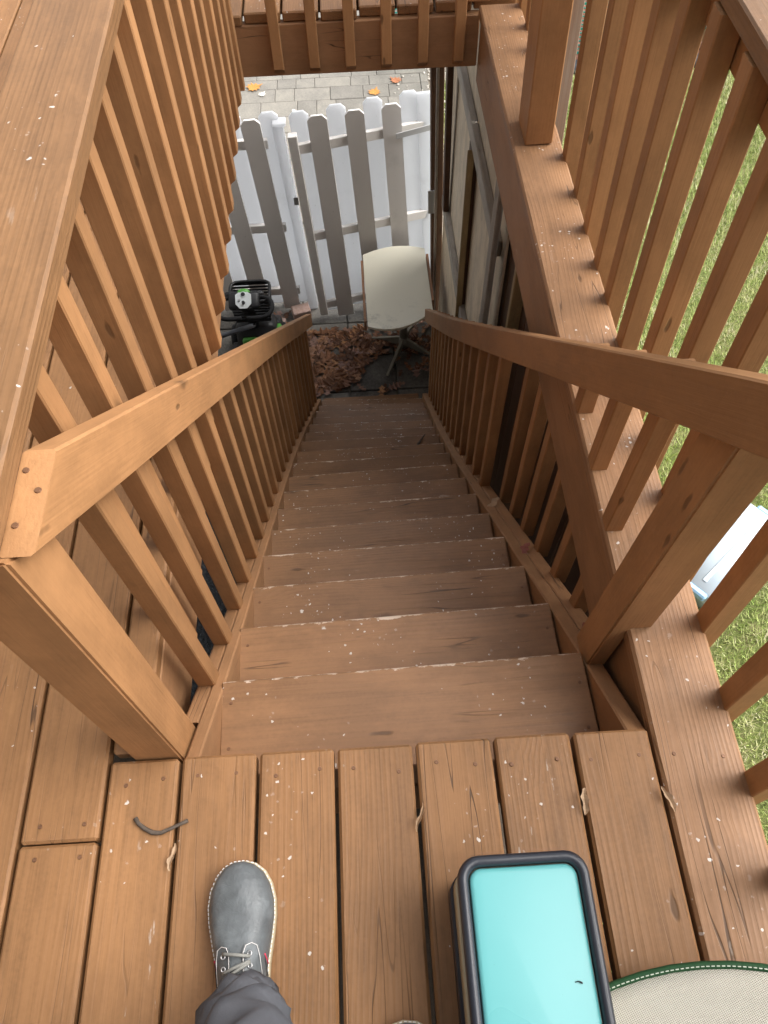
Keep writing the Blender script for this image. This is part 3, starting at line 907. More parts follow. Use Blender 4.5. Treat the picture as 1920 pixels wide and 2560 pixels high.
# tiller
tz = -2.63
tube('tiller_column', sco, [(sx + 0.02, 4.32, GZ + 0.34), (sx + 0.02, 4.22, GZ + 0.6), (sx + 0.02, 4.12, tz - 0.03)], [0.045, 0.038, 0.042], M_blk, 12)
bell = []
for i in range(9):
    u = i / 8
    bell.append((sx + 0.02, 4.24 - 0.10 * u, GZ + 0.52 + 0.22 * u))
tube('bellows', sco, bell, [0.052 if i % 2 else 0.043 for i in range(9)], M_rub, 12)
con = rbox('console', sco, (sx + 0.02, 4.075, tz - 0.005), (0.24, 0.14, 0.06), M_blk, 0.028, (0.45, 0, 0), 3)
# pale octagonal panel with knob and buttons
R_ = Matrix.Translation((sx + 0.02, 4.055, tz + 0.032)) @ Matrix.Rotation(0.45, 4, 'X')
oc = [(1.25 * a_, 1.2 * b_) for a_, b_ in [(-.048, -.03), (-.022, -.06), (.022, -.06), (.048, -.03), (.048, .03), (.028, .045), (-.028, .045), (-.048, .03)]]
rbox('side_trim', sco, (sx + 0.20, 4.30, GZ + 0.27), (0.05, 0.20, 0.12), M_grn, 0.02, (-0.3, 0, 0))
rbox('side_trim', sco, (sx - 0.03, 4.20, GZ + 0.28), (0.13, 0.05, 0.12), M_grn, 0.02)
bm = bmesh.new()
lo = [bm.verts.new((a, b, -0.004)) for a, b in oc]; hi = [bm.verts.new((a, b, 0.004)) for a, b in oc]
for i in range(8): bm.faces.new((lo[i], lo[(i + 1) % 8], hi[(i + 1) % 8], hi[i]))
bm.faces.new(hi); bm.faces.new(list(reversed(lo)))
pan = bmobj('control_panel', sco, bm, M_pan, Mx=R_)
def knob(nm, x, y, r, h, mat):
    bm = bmesh.new()
    bmesh.ops.create_cone(bm, cap_ends=True, segments=14, radius1=r, radius2=r * 0.85, depth=h)
    bmobj(nm, pan, bm, mat, False, R_ @ Matrix.Translation((x, y, 0.004 + h / 2)))
knob('gauge_ring', 0, 0.036, 0.024, 0.006, M_pan)
knob('gauge', 0, 0.036, 0.018, 0.009, M_blk)
knob('dial', 0.002, -0.030, 0.013, 0.02, M_blk)
knob('key_switch', -0.030, -0.008, 0.009, 0.014, M_metal)
# green domed cover above the panel
bm = bmesh.new()
bmesh.ops.create_uvsphere(bm, u_segments=16, v_segments=8, radius=1.0)
for v in bm.verts: v.co = Vector((v.co.x * 0.052, v.co.y * 0.032, v.co.z * 0.03))
bmobj('headlamp_cover', sco, bm, M_grn, True, Matrix.Translation((sx + 0.02, 4.128, tz + 0.03)))
rbox('console_hood', sco, (sx + 0.02, 4.135, tz + 0.005), (0.30, 0.05, 0.05), M_blk, 0.02, (0.3, 0, 0.0), 3)
# delta loop handles either side
for s_ in (-1, 1):
    pts = []
    for (dx, dy, dz) in ((.07, .02, 0), (.13, .035, .0), (.19, .01, -.005), (.215, -.05, -.01), (.205, -.11, -.02), (.16, -.15, -.03), (.09, -.155, -.035), (.02, -.15, -.035)):
        pts.append((sx + 0.02 + s_ * dx, 4.075 + dy, tz + dz))
    # smooth
    P = [Vector(p) for p in pts]; Q = []
    for i in range(len(P) - 1):
        for u in (0, .5):
            p0, p1, p2, p3 = P[max(i - 1, 0)], P[i], P[i + 1], P[min(i + 2, len(P) - 1)]
            Q.append(0.5 * ((2 * p1) + (p2 - p0) * u + (2 * p0 - 5 * p1 + 4 * p2 - p3) * u * u + (3 * p1 - p0 - 3 * p2 + p3) * u ** 3))
    Q.append(P[-1])
    tube('loop_handle', sco, Q, 0.017, M_rub, 10)
tube('throttle_lever', sco, [(sx - 0.09, 4.03, tz - 0.02), (sx + 0.02, 4.0, tz - 0.02), (sx + 0.14, 4.03, tz - 0.02)], 0.009, M_blk, 8)
# basket with slotted walls
bk = (sx + 0.04, 4.27, -2.84)
bw, bd, bh = 0.28, 0.20, 0.22
bas = rbox('basket', sco, (bk[0], bk[1], bk[2] - bh / 2 + 0.008), (bw, bd, 0.016), M_blk, 0.006)
def slat(a, b, wdt, th, hint):
    board('basket_slat', bas, a, b, hint, wdt, th, M_blk, 0.001)
for k in range(7):
    z = bk[2] - bh / 2 + 0.03 + k * 0.03
    g = 1 + 0.10 * k / 6
    for s_ in (-1, 1):
        slat((bk[0] - bw / 2 * g, bk[1] + s_ * bd / 2 * g, z), (bk[0] + bw / 2 * g, bk[1] + s_ * bd / 2 * g, z), 0.017, 0.008, (0, 0, 1))
        slat((bk[0] + s_ * bw / 2 * g, bk[1] - bd / 2 * g, z), (bk[0] + s_ * bw / 2 * g, bk[1] + bd / 2 * g, z), 0.017, 0.008, (0, 0, 1))
rim = []
for i in range(28):
    a = 2 * math.pi * i / 28
    cx, sy_ = math.cos(a), math.sin(a)
    q = (abs(cx) ** 5 + abs(sy_) ** 5) ** (-1 / 5)
    rim.append((bk[0] + cx * q * bw * 0.56, bk[1] + sy_ * q * bd * 0.58, bk[2] + bh / 2 + 0.012))
tube('basket_rim', bas, rim, 0.012, M_blk, 8, True)
# seat and armrests
rbox('seat_cushion', sco, (sx - 0.06, 3.50, GZ + 0.60), (0.44, 0.40, 0.10), M_seat, 0.04, seg=3)
rbox('seat_back', sco, (sx - 0.06, 3.27, GZ + 0.86), (0.42, 0.09, 0.46), M_seat, 0.035, (-0.12, 0, 0), 3)
tube('seat_post', sco, [(sx - 0.03, 3.48, GZ + 0.3), (sx - 0.03, 3.48, GZ + 0.56)], 0.03, M_blk, 10)
tube('crossbar', sco, [(sx - 0.20, 3.945, -2.86), (sx + 0.055, 4.027, -2.845)], 0.019, M_gtube, 10)
tube('bar_mount', sco, [(sx + 0.05, 4.02, -2.86), (sx + 0.04, 4.12, -2.95), (sx + 0.03, 4.20, -3.0)], 0.018, M_blk, 8)
tube('armrest_post', sco, [(sx - 0.20, 3.945, -2.86), (sx - 0.26, 3.6, -2.85), (sx - 0.28, 3.45, -2.88)], 0.016, M_blk, 8)

# ================================================================== LOOSE PATIO THINGS
M_brick = paver_material('pink_grey_brick', (0.22, 0.13, 0.11), (0.36, 0.23, 0.19), (0.48, 0.36, 0.31))
def brick(loc, rz, label, s=(0.225, 0.10, 0.06)):
    m = Matrix.Translation(loc) @ Matrix.Rotation(rz, 4, 'Z')
    bm = bmesh.new(); bmesh.ops.create_cube(bm, size=1.0)
    for v in bm.verts: v.co = Vector((v.co.x * s[0], v.co.y * s[1], v.co.z * s[2]))
    bmesh.ops.bevel(bm, geom=list(bm.edges), offset=0.006, segments=1, affect='EDGES')
    o = bmobj('paving_brick', None, bm, M_brick, False, m)
    tag(o, label, 'brick', 'loose paving bricks by the fence')
brick((-0.30, 4.66, GZ + 0.035), -0.16, 'pinkish brick lying flat beside the scooter handle', (0.24, 0.12, 0.06))
brick((-0.035, 4.78, GZ + 0.05), 0.25, 'pinkish brick standing below the gate post', (0.16, 0.12, 0.09))

# fallen oak leaves
def leaf_shape():
    half = [(0.0, 0.0), (0.10, 0.05), (0.20, 0.20), (0.30, 0.09), (0.40, 0.11), (0.50, 0.30), (0.60, 0.12), (0.68, 0.13), (0.80, 0.24), (0.88, 0.09), (1.0, 0.0)]
    pts = half + [(x, -y) for x, y in reversed(half[1:-1])]
    return np.array([(x - 0.5, y, 0.0) for x, y in pts])
LEAF = leaf_shape()
def leaves_mesh(name, places, mat, curl=0.35):
    verts, faces = [], []
    nL = len(LEAF)
    for (x, y, z, s, rz, rx, ry) in places:
        P = LEAF.copy()
        P[:, 1] *= random.uniform(0.8, 1.2)
        cu = random.uniform(-curl, curl) + 0.15
        cv = random.uniform(0, curl * 2.2)
        P[:, 2] = cu * (P[:, 0] ** 2) * 1.0 + cv * (P[:, 1] ** 2) * 2.0
        P *= s
        R = np.array((Matrix.Rotation(rz, 3, 'Z') @ Matrix.Rotation(rx, 3, 'X') @ Matrix.Rotation(ry, 3, 'Y')))
        P = P @ R.T + np.array((x, y, z))
        b = len(verts)
        verts += [tuple(p) for p in P]
        # quad strip between the halves keeps lobes crisp
        h = 10
        for i in range(h):
            a0, a1 = i, i + 1
            b0 = (nL - i) % nL; b1 = nL - i - 1
            if i == 0: faces.append((b + 0, b + 1, b + nL - 1))
            elif i == h - 1: faces.append((b + 9, b + 10, b + 11))
            else: faces.append((b + a0, b + a1, b + b1, b + b0))
    return pymesh(name, verts, faces, mat)
def leaf_material(name, stops, rough=0.6):
    t = NT(name)
    r = t.n('ShaderNodeNewGeometry').outputs['Random Per Island']
    g = t.n('ShaderNodeNewGeometry').outputs['Position']
    c = t.ramp(r, stops)
    n = t.noise(g, 55, 3)
    k = t.m('MULTIPLY_ADD', n, 0.8, 0.6)
    c = t.v('MULTIPLY', c, t.xyz(k, k, k))
    return t.out(c, rough, 0.3)
M_oak = leaf_material('brown_oak_leaf', [(0.0, (0.08, 0.036, 0.02)), (0.3, (0.16, 0.07, 0.034)), (0.55, (0.26, 0.12, 0.058)), (0.78, (0.24, 0.145, 0.12)), (1.0, (0.42, 0.21, 0.09))])
poly = [(0.02, 4.56), (0.53, 4.56), (0.60, 4.30), (0.47, 4.05), (0.33, 3.88), (0.02, 3.82)]
def inpoly(x, y, pl):
    c = False; j = len(pl) - 1
    for i in range(len(pl)):
        if (pl[i][1] > y) != (pl[j][1] > y) and x < (pl[j][0] - pl[i][0]) * (y - pl[i][1]) / (pl[j][1] - pl[i][1]) + pl[i][0]: c = not c
        j = i
    return c
pl = []
while len(pl) < 230:
    x, y = random.uniform(-0.1, 0.62), random.uniform(3.8, 4.6)
    if not inpoly(x, y, poly): continue
    hgt = 0.022 * max(0, 1 - ((x - 0.24) / 0.36) ** 2) * max(0, 1 - ((y - 4.22) / 0.42) ** 2)
    pl.append((x, y, GZ + 0.012 + random.random() * hgt + 0.01 * random.random(), random.uniform(0.10, 0.175), random.uniform(0, 6.28), random.uniform(-.3, .3), random.uniform(-.25, .25)))
for (cx, cy, rx_, ry_, n) in ((0.70, 4.38, 0.24, 0.18, 60), (1.0, 4.42, 0.16, 0.16, 36), (0.95, 4.1, 0.15, 0.12, 12), (-0.2, 4.72, 0.12, 0.10, 12), (-0.35, 4.85, 0.2, 0.08, 10), (-0.55, 3.7, 0.3, 0.4, 30), (0.6, 3.85, 0.3, 0.06, 6), (0.15, 3.72, 0.12, 0.07, 10)):
    for _ in range(n):
        pl.append((random.gauss(cx, rx_ * .6), random.gauss(cy, ry_ * .6), GZ + 0.012 + 0.02 * random.random(), random.uniform(0.08, 0.14), random.uniform(0, 6.28), random.uniform(-.35, .35), random.uniform(-.3, .3)))
o = bpy.data.objects.new('leaf_litter', leaves_mesh('leaf_litter', pl, M_oak)); wlink(o, None, Matrix.Identity(4))
tag(o, 'drift of fallen brown oak leaves on the patio slabs', 'leaves', kind='stuff')
# single bright leaves on the far paving
M_orange = leaf_material('orange_leaf', [(0, (0.46, 0.20, 0.045)), (1, (0.52, 0.26, 0.07))])
M_rust = leaf_material('rust_leaf', [(0, (0.36, 0.14, 0.07)), (1, (0.40, 0.17, 0.08))])
M_pale = leaf_material('pale_leaf', [(0, (0.66, 0.62, 0.54)), (1, (0.7, 0.66, 0.58))])
def maple(loc, s, rz, mat, label):
    half = [(-.08, 0), (-.02, .04), (-.16, .28), (.02, .22), (.06, .44), (.20, .30), (.30, .50), (.40, .26), (.56, .34), (.60, .12), (.92, 0)]
    pts = half + [(x, -y) for x, y in reversed(half[1:-1])]
    v = [((x - .3) * s, y * s, 0.12 * s * ((x - .3) ** 2 + y * y) * 2 + 0.004) for x, y in pts] + [(0, 0, 0.006)]
    n = len(pts)
    f = [(n, i, (i + 1) % n) for i in range(n)]
    o = bpy.data.objects.new('fallen_leaf', pymesh('fallen_leaf', v, f, mat))
    wlink(o, None, Matrix.Translation(loc) @ Matrix.Rotation(rz, 4, 'Z'))
    tag(o, label, 'leaf', 'single leaves lying on the stamped pavers')
maple((-0.60, 8.53, GZ + 0.004), 0.19, 0.4, M_orange, 'bright orange leaf on the pavers next to a small white leaf')
maple((-0.50, 8.38, GZ + 0.004), 0.10, 1.0, M_pale, 'small white leaf on the pavers next to a bright orange leaf')
maple((0.80, 8.31, GZ + 0.004), 0.16, 1.2, M_orange, 'orange leaf on the pavers above the gate')
maple((1.06, 8.53, GZ + 0.004), 0.15, 2.4, M_rust, 'rusty red leaf on the pavers near the gravel')
maple((-0.13, 8.02, GZ + 0.004), 0.06, 0.2, M_pale, 'tiny white leaf in the middle of the stamped pavers')
# gravel stones beyond the pavers
bm = bmesh.new()
pts = []
for _ in range(900):
    x, y = random.uniform(1.0, 1.95), random.uniform(6.5, 10.5)
    if x < 1.44 and random.random() < 0.75: continue
    r = random.uniform(0.006, 0.018)
    mt = Matrix.Translation((x, y, GZ + r * 0.4)) @ Matrix.Rotation(random.random() * 6, 4, 'Z') @ Matrix.Diagonal((r * random.uniform(.8, 1.5), r, r * 0.7, 1))
    bmesh.ops.create_icosphere(bm, subdivisions=1, radius=1.0, matrix=mt)
gs = bmobj('gravel', None, bm, simple('pale_gravel', (0.52, 0.48, 0.42), 0.8, 0.2, var=0.5, scale=25))
tag(gs, 'pale gravel scattered beside the stamped pavers', 'gravel', kind='stuff')

# ================================================================== LAWN GRASS
NB = 260000
gx = lx0 - 0.05 + (7.2 - lx0) * rng.random(NB) ** 1.15
gyv = -2.2 + (8.5 + 2.2) * rng.random(NB)
ang = rng.random(NB) * 6.283
ln = 0.028 + 0.040 * rng.random(NB)
patch = np.sin(gx * 3.1 + 1.3 * np.sin(gyv * 1.9)) * np.sin(gyv * 2.7 + np.sin(gx * 2.3))
ln = ln * (1.0 + 0.25 * patch)
bend = (0.25 + 0.75 * rng.random(NB)) * ln
wdt = 0.0018 + 0.0022 * rng.random(NB)
dx, dy = np.cos(ang), np.sin(ang)
z0 = np.full(NB, GZ - 0.008)
V = np.empty((NB, 3, 3), dtype=np.float32)
V[:, 0] = np.stack([gx - dy * wdt, gyv + dx * wdt, z0], 1)
V[:, 1] = np.stack([gx + dy * wdt, gyv - dx * wdt, z0], 1)
V[:, 2] = np.stack([gx + dx * bend, gyv + dy * bend, z0 + ln], 1)
me = bpy.data.meshes.new('grass')
me.vertices.add(NB * 3); me.vertices.foreach_set('co', V.ravel())
me.loops.add(NB * 3); me.loops.foreach_set('vertex_index', np.arange(NB * 3, dtype=np.int32))
me.polygons.add(NB); me.polygons.foreach_set('loop_start', np.arange(0, NB * 3, 3, dtype=np.int32))
me.update(calc_edges=True)
t = NT('grass_blade')
ri = t.n('ShaderNodeNewGeometry').outputs['Random Per Island']
gp = t.n('ShaderNodeNewGeometry').outputs['Position']
pn = t.noise(gp, 3.4, 4, 0.65)
f_ = t.m('ADD', t.m('MULTIPLY', ri, 0.7), t.m('MULTIPLY', t.m('SUBTRACT', pn, 0.36), 1.7), clamp=True)
gc = t.ramp(f_, [(0.0, (0.20, 0.29, 0.07)), (0.3, (0.32, 0.42, 0.11)), (0.6, (0.47, 0.52, 0.19)), (0.8, (0.58, 0.56, 0.30)), (1.0, (0.66, 0.60, 0.42))])
t.b.inputs['Transmission Weight'].default_value = 0.0
gm = t.out(gc, 0.6, 0.25)
me.materials.append(gm)
go = bpy.data.objects.new('grass', me); wlink(go, None, Matrix.Identity(4))
tag(go, 'short patchy green lawn grass beyond the outer railing', 'grass', kind='stuff')

# ================================================================== BED EDGE, NETTING
M_film = simple('black_edging_film', (0.035, 0.037, 0.045), 0.35, 0.5, var=0.5, scale=14)
v, f = [], []
n = 60
for i in range(n + 1):
    x = 1.95 + 5.2 * i / n
    y0 = 8.50 + 0.05 * math.sin(x * 2.0)
    for k, (dy_, dz_) in enumerate(((0.0, 0.0), (0.03, 0.07), (0.10, 0.085), (0.18, 0.03), (0.22, 0.0))):
        v.append((x, y0 + dy_ + 0.02 * math.sin(x * 9 + k), GZ - 0.01 + dz_ * (1 + 0.4 * math.sin(x * 13 + k * 2))))
for i in range(n):
    for k in range(4):
        f.append((i * 5 + k, i * 5 + k + 1, (i + 1) * 5 + k + 1, (i + 1) * 5 + k))
ed = meshobj('bed_edging', None, v, f, M_film, True)
sm = ed.modifiers.new('thick', 'SOLIDIFY'); sm.thickness = 0.004
tag(ed, 'crumpled black plastic edging between lawn and mulch bed', 'edging')
net = tag(empty('plastic_net_fence', (4.0, 9.2, GZ)), 'green plastic mesh safety fence standing in the mulch bed', 'fence')
M_net = simple('green_net_plastic', (0.02, 0.30, 0.24), 0.35, 0.5)
v, f = [], []
def bar(x0, y0, z0_, x1, y1, z1_, w_, vertical):
    b = len(v)
    e = 0.002
    if vertical:
        q = [(-w_, -e), (w_, -e), (w_, e), (-w_, e)]
        for (X, Y, Z) in ((x0, y0, z0_), (x1, y1, z1_)):
            for a, c in q: v.append((X + a, Y + c, Z))
    else:
        q = [(-e, -w_), (e, -w_), (e, w_), (-e, w_)]
        for (X, Y, Z) in ((x0, y0, z0_), (x1, y1, z1_)):
            for a, c in q: v.append((X, Y + a, Z + c))
    for k in range(4): f.append((b + k, b + (k + 1) % 4, b + 4 + (k + 1) % 4, b + 4 + k))
def ny_(x): return 9.02 + 0.10 * math.sin(x * 1.3) + 0.04 * (x - 4)
xs = np.arange(0.9, 7.0, 0.075)
for x in xs: bar(x, ny_(x), GZ, x, ny_(x), GZ + 1.2, 0.008, True)
for k in range(27):
    z = GZ + 0.02 + k * 0.045
    wv = 0.013 if k % 6 == 0 else 0.007
    for i in range(len(xs) - 1):
        bar(xs[i], ny_(xs[i]), z, xs[i + 1], ny_(xs[i + 1]), z, wv, False)
meshobj('mesh', net, v, f, M_net)
for x in (1.2, 2.9, 4.6, 6.3):
    board('stake', net, (x, ny_(x) + 0.03, GZ - 0.02), (x, ny_(x) + 0.03, GZ + 1.3), (1, 0, 0), 0.04, 0.04, M_tan)
lg = brick
M_log = simple('split_firewood', (0.48, 0.30, 0.17), 0.8, 0.2, var=0.3)
o = tube('wood_block', None, [(4.80, 8.93, GZ + 0.05), (4.92, 9.0, GZ + 0.30)], 0.075, M_log, 8)
tag(o, 'short pale block of wood standing by the green mesh fence', 'wood block')

# ================================================================== STORAGE BIN ON THE LAWN
t = NT('clear_bin_plastic')
t.b.inputs['Transmission Weight'].default_value = 0.25
M_bin = t.out((0.55, 0.62, 0.66), 0.25, 0.5)
M_lid = simple('pale_blue_lid', (0.52, 0.61, 0.67), 0.3, 0.5, var=0.05)
M_latch = simple('blue_latch', (0.30, 0.50, 0.72), 0.3, 0.5)
binm = Matrix.Translation((2.98, 1.98, GZ + 0.01)) @ Matrix.Rotation(math.radians(40), 4, 'Z')
sbin = tag(empty('storage_bin', (2.98, 1.98, GZ)), 'clear plastic storage bin with pale blue lid lying on the lawn', 'storage bin')
def tbox(name, parent, s, z0, z1, taper, mat, bev=0.02):
    bm = bmesh.new(); bmesh.ops.create_cube(bm, size=1.0)
    for v in bm.verts:
        k = taper if v.co.z < 0 else 1.0
        v.co = Vector((v.co.x * s[0] * k, v.co.y * s[1] * k, z0 if v.co.z < 0 else z1))
    bmesh.ops.bevel(bm, geom=list(bm.edges), offset=bev, segments=2, affect='EDGES')
    return bmobj(name, parent, bm, mat, True, binm)
tbox('bin_body', sbin, (0.80, 0.44, 0), 0.0, 0.29, 0.88, M_bin, 0.03)
lid = tbox('lid', sbin, (0.84, 0.48, 0), 0.285, 0.315, 1.0, M_lid, 0.012)
for yy in (-0.13, 0.0, 0.13):
    o = bpy.data.objects.new('lid_rib', boxmesh(0.70, 0.03, 0.014, 0.004, M_lid)); wlink(o, lid, binm @ Matrix.Translation((0, yy, 0.320)))
for s_ in (-1, 1):
    o = bpy.data.objects.new('latch', boxmesh(0.05, 0.16, 0.06, 0.012, M_latch)); wlink(o, sbin, binm @ Matrix.Translation((s_ * 0.43, 0, 0.285)))
o = bpy.data.objects.new('lid_label', boxmesh(0.16, 0.05, 0.002, 0.0005, simple('faded_print', (0.42, 0.52, 0.64), 0.5, 0.3, var=0.6, scale=60))); wlink(o, lid, binm @ Matrix.Translation((-0.22, -0.20, 0.3163)))

# dark plastic sack under the side deck
t = NT('black_plastic_sack'); gp = t.n('ShaderNodeNewGeometry').outputs['Position']
t.bump(t.noise(gp, 16, 4, 0.6, 1.5), 0.9, 0.05)
M_sack = t.out((0.045, 0.05, 0.055), 0.22, 0.6)
bm = bmesh.new(); bmesh.ops.create_icosphere(bm, subdivisions=4, radius=1.0)
for v_ in bm.verts:
    c = v_.co
    k = 1 + 0.10 * math.sin(c.x * 7 + c.z * 5) * math.sin(c.y * 6) + 0.05 * math.sin(c.z * 13 + c.y * 9)
    v_.co = Vector((c.x * 0.40 * k, c.y * 0.85 * k, max(c.z * 0.45 * k, -0.30)))
sk = bmobj('plastic_sack', None, bm, M_sack, True, Matrix.Translation((-0.72, 1.75, GZ + 0.31)))
tag(sk, 'shiny black plastic sack lying below the side of the stairs', 'sack')

# ================================================================== TEAL BOX AND MESH CUSHION
M_frame = simple('dark_box_frame', (0.020, 0.023, 0.032), 0.35, 0.5, var=0.2)
t = NT('teal_lid')
gp = t.n('ShaderNodeNewGeometry').outputs['Position']
sp1 = t.ss(t.noise(gp, 130, 2), 0.74, 0.79)
cl_ = t.noise(gp, 6, 3)
cc = t.mix(t.m('MULTIPLY', sp1, 0.4), t.mix(cl_, (0.115, 0.395, 0.40), (0.13, 0.43, 0.43)), (0.05, 0.2, 0.2))
M_teal = t.out(cc, t.m('MULTIPLY_ADD', t.noise(gp, 5, 2), 0.2, 0.2), 0.5)
M_beige = simple('beige_band', (0.40, 0.37, 0.27), 0.6, 0.3)
def rrect(x0, x1, y0, y1, r, n=6):
    pts = []
    for (cx, cy, a0) in ((x1 - r, y1 - r, 0), (x0 + r, y1 - r, 90), (x0 + r, y0 + r, 180), (x1 - r, y0 + r, 270)):
        for i in range(n + 1):
            a = math.radians(a0 + 90 * i / n)
            pts.append((cx + r * math.cos(a), cy + r * math.sin(a)))
    return pts
box = tag(empty('storage_box', (0.715, -0.42, 0)), 'low black-rimmed box with glossy teal lid standing on the deck boards', 'box')
BX0, BX1, BY0, BY1, BZ = 0.619, 0.815, -0.63, -0.216, 0.215
def loft(name, parent, rings, mat, smooth=True, cap=True):
    n = len(rings[0]); v, f = [], []
    for r_ in rings: v += r_
    for i in range(len(rings) - 1):
        for k in range(n):
            k2 = (k + 1) % n
            f.append((i * n + k, i * n + k2, (i + 1) * n + k2, (i + 1) * n + k))
    if cap:
        f.append(tuple(reversed(range(n)))); f.append(tuple(range((len(rings) - 1) * n, len(rings) * n)))
    return meshobj(name, parent, v, f, mat, smooth)
def ringz(x0, x1, y0, y1, r, z): return [(a, b, z) for a, b in rrect(x0, x1, y0, y1, r)]
loft('body', box, [ringz(BX0 - .004, BX1 - .012, BY0 + .005, BY1 - .012, .03, 0.002), ringz(BX0 - .004, BX1 - .008, BY0 + .005, BY1 - .010, .03, 0.085)], M_frame)
loft('side_band', box, [ringz(BX0 + .000, BX1 - .006, BY0 + .005, BY1 - .008, .03, 0.086), ringz(BX0 + .001, BX1 - .006, BY0 + .005, BY1 - .008, .03, 0.165)], M_beige)
d = 0.0155
loft('rim', box, [ringz(BX0 + .003, BX1 - .003, BY0 + .003, BY1 - .003, .030, BZ - .045),
                  ringz(BX0, BX1, BY0, BY1, .033, BZ - .02), ringz(BX0, BX1, BY0, BY1, .033, BZ - .006),
                  ringz(BX0 + .004, BX1 - .004, BY0 + .004, BY1 - .004, .030, BZ),
                  ringz(BX0 + d - .004, BX1 - d + .004, BY0 + d, BY1 - d + .004, .022, BZ),
                  ringz(BX0 + d, BX1 - d, BY0 + d, BY1 - d, .020, BZ - .006),
                  ringz(BX0 + d, BX1 - d, BY0 + d, BY1 - d, .020, BZ - .02)], M_frame, True, False)
e = d + 0.002
loft('lid', box, [ringz(BX0 + e, BX1 - e, BY0 + e, BY1 - e, .018, BZ - .03), ringz(BX0 + e, BX1 - e, BY0 + e, BY1 - e, .018, BZ - .012),
                  ringz(BX0 + e + .002, BX1 - e - .002, BY0 + e + .002, BY1 - e - .002, .017, BZ - .0085),
                  ringz(BX0 + e + .007, BX1 - e - .007, BY0 + e + .007, BY1 - e - .007, .014, BZ - .0075)], M_teal)
o = tube('dead_bug', None, [(0.7685, -0.3845, BZ - .0065), (0.7735, -0.3835, BZ - .005), (0.7775, -0.3855, BZ - .0055), (0.7785, -0.3865, BZ - .005)], [0.0005, 0.0008, 0.0015, 0.0009], M_blk, 6)
tag(o, 'tiny dark curled bug on the glossy teal lid', 'insect')

M_gbind = simple('green_binding', (0.012, 0.055, 0.018), 0.7, 0.3, var=0.3, scale=60)
t = NT('cream_mesh_fabric')
gp = t.n('ShaderNodeNewGeometry').outputs['Position']
rp = t.v('MULTIPLY', gp, (1, 1, 0))
px, py, pz = t.sep(gp)
u_ = t.m('ADD', t.m('MULTIPLY', px, 0.94), t.m('MULTIPLY', py, 0.34)); v_ = t.m('SUBTRACT', t.m('MULTIPLY', py, 0.94), t.m('MULTIPLY', px, 0.34))
wu = t.m('SINE', t.m('MULTIPLY', u_, 6.283 / 0.0030)); wv_ = t.m('SINE', t.m('MULTIPLY', v_, 6.283 / 0.0024))
hh = t.m('MAXIMUM', wu, wv_)
wk = t.ss(hh, -0.2, 0.7)
cc = t.mix(wk, (0.27, 0.26, 0.22), (0.58, 0.55, 0.47))
t.bump(hh, 0.5, 0.002)
M_mesh = t.out(cc, 0.7, 0.2)
cush = tag(empty('mesh_cushion', (0.97, -0.86, 0)), 'round cream mesh cushion with dark green bound edge beside the teal box', 'cushion')
CC = (0.985, -0.905); CR = 0.53; CZ = 0.10
rings = []
for (k, z) in ((0.90, 0.004), (0.985, 0.03), (1.0, 0.07), (0.992, CZ), (0.95, CZ + 0.008), (0.7, CZ + 0.016), (0.3, CZ + 0.02), (0.05, CZ + 0.021)):
    rings.append([(CC[0] + CR * k * math.cos(2 * math.pi * i / 64), CC[1] + CR * k * math.sin(2 * math.pi * i / 64), z) for i in range(64)])
loft('fabric', cush, rings, M_mesh)
bind = tube('binding', cush, [(CC[0] + CR * 0.998 * math.cos(2 * math.pi * i / 72), CC[1] + CR * 0.998 * math.sin(2 * math.pi * i / 72), CZ - 0.001) for i in range(72)], 0.006, M_gbind, 8, True)
bm = bmesh.new()
for i in range(420):
    a = 2 * math.pi * i / 420
    mt = Matrix.Translation((CC[0] + CR * 0.995 * math.cos(a), CC[1] + CR * 0.995 * math.sin(a), CZ + 0.0055)) @ Matrix.Rotation(a + math.pi / 2, 4, 'Z') @ Matrix.Diagonal((0.0048, 0.0014, 0.001, 1))
    bmesh.ops.create_cube(bm, size=1.0, matrix=mt)
st_ = bmobj('stitching', cush, bm, simple('pale_thread', (0.5, 0.55, 0.45), 0.8, 0.2)); st_['kind'] = 'stuff'

# ================================================================== TWIGS AND SCRAPS
M_bark = simple('twig_bark', (0.09, 0.07, 0.055), 0.85, 0.2, var=0.5, scale=120)
o = tube('twig', None, [(0.063, -0.096, 0.006), (0.070, -0.106, 0.005), (0.082, -0.115, 0.0055), (0.097, -0.1225, 0.005), (0.112, -0.1238, 0.006), (0.130, -0.117, 0.005), (0.148, -0.110, 0.006), (0.159, -0.106, 0.007)],
         [.0042, .0036, .0038, .0042, .0036, .0033, .0031, .0036], M_bark, 8)
tag(o, 'curved grey twig lying on the deck boards near the shoe', 'twig')
ty = 0.229 + RUN * 10 - 0.05
o = tube('twig', None, [(0.79, ty - 0.075, -RISE * 11 + .006), (0.805, ty - 0.02, -RISE * 11 + .008), (0.83, ty + 0.02, -RISE * 11 + .006), (0.85, ty + 0.045, -RISE * 11 + .012)], [.010, .008, .004, .002], M_bark, 7)
tag(o, 'dark crooked twig lying on a lower step', 'twig')
M_dry = leaf_material('dry_leaf_scrap', [(0, (0.30, 0.19, 0.11)), (1, (0.40, 0.28, 0.18))])
M_red = leaf_material('dark_red_leaf', [(0, (0.22, 0.07, 0.05)), (1, (0.28, 0.10, 0.08))])
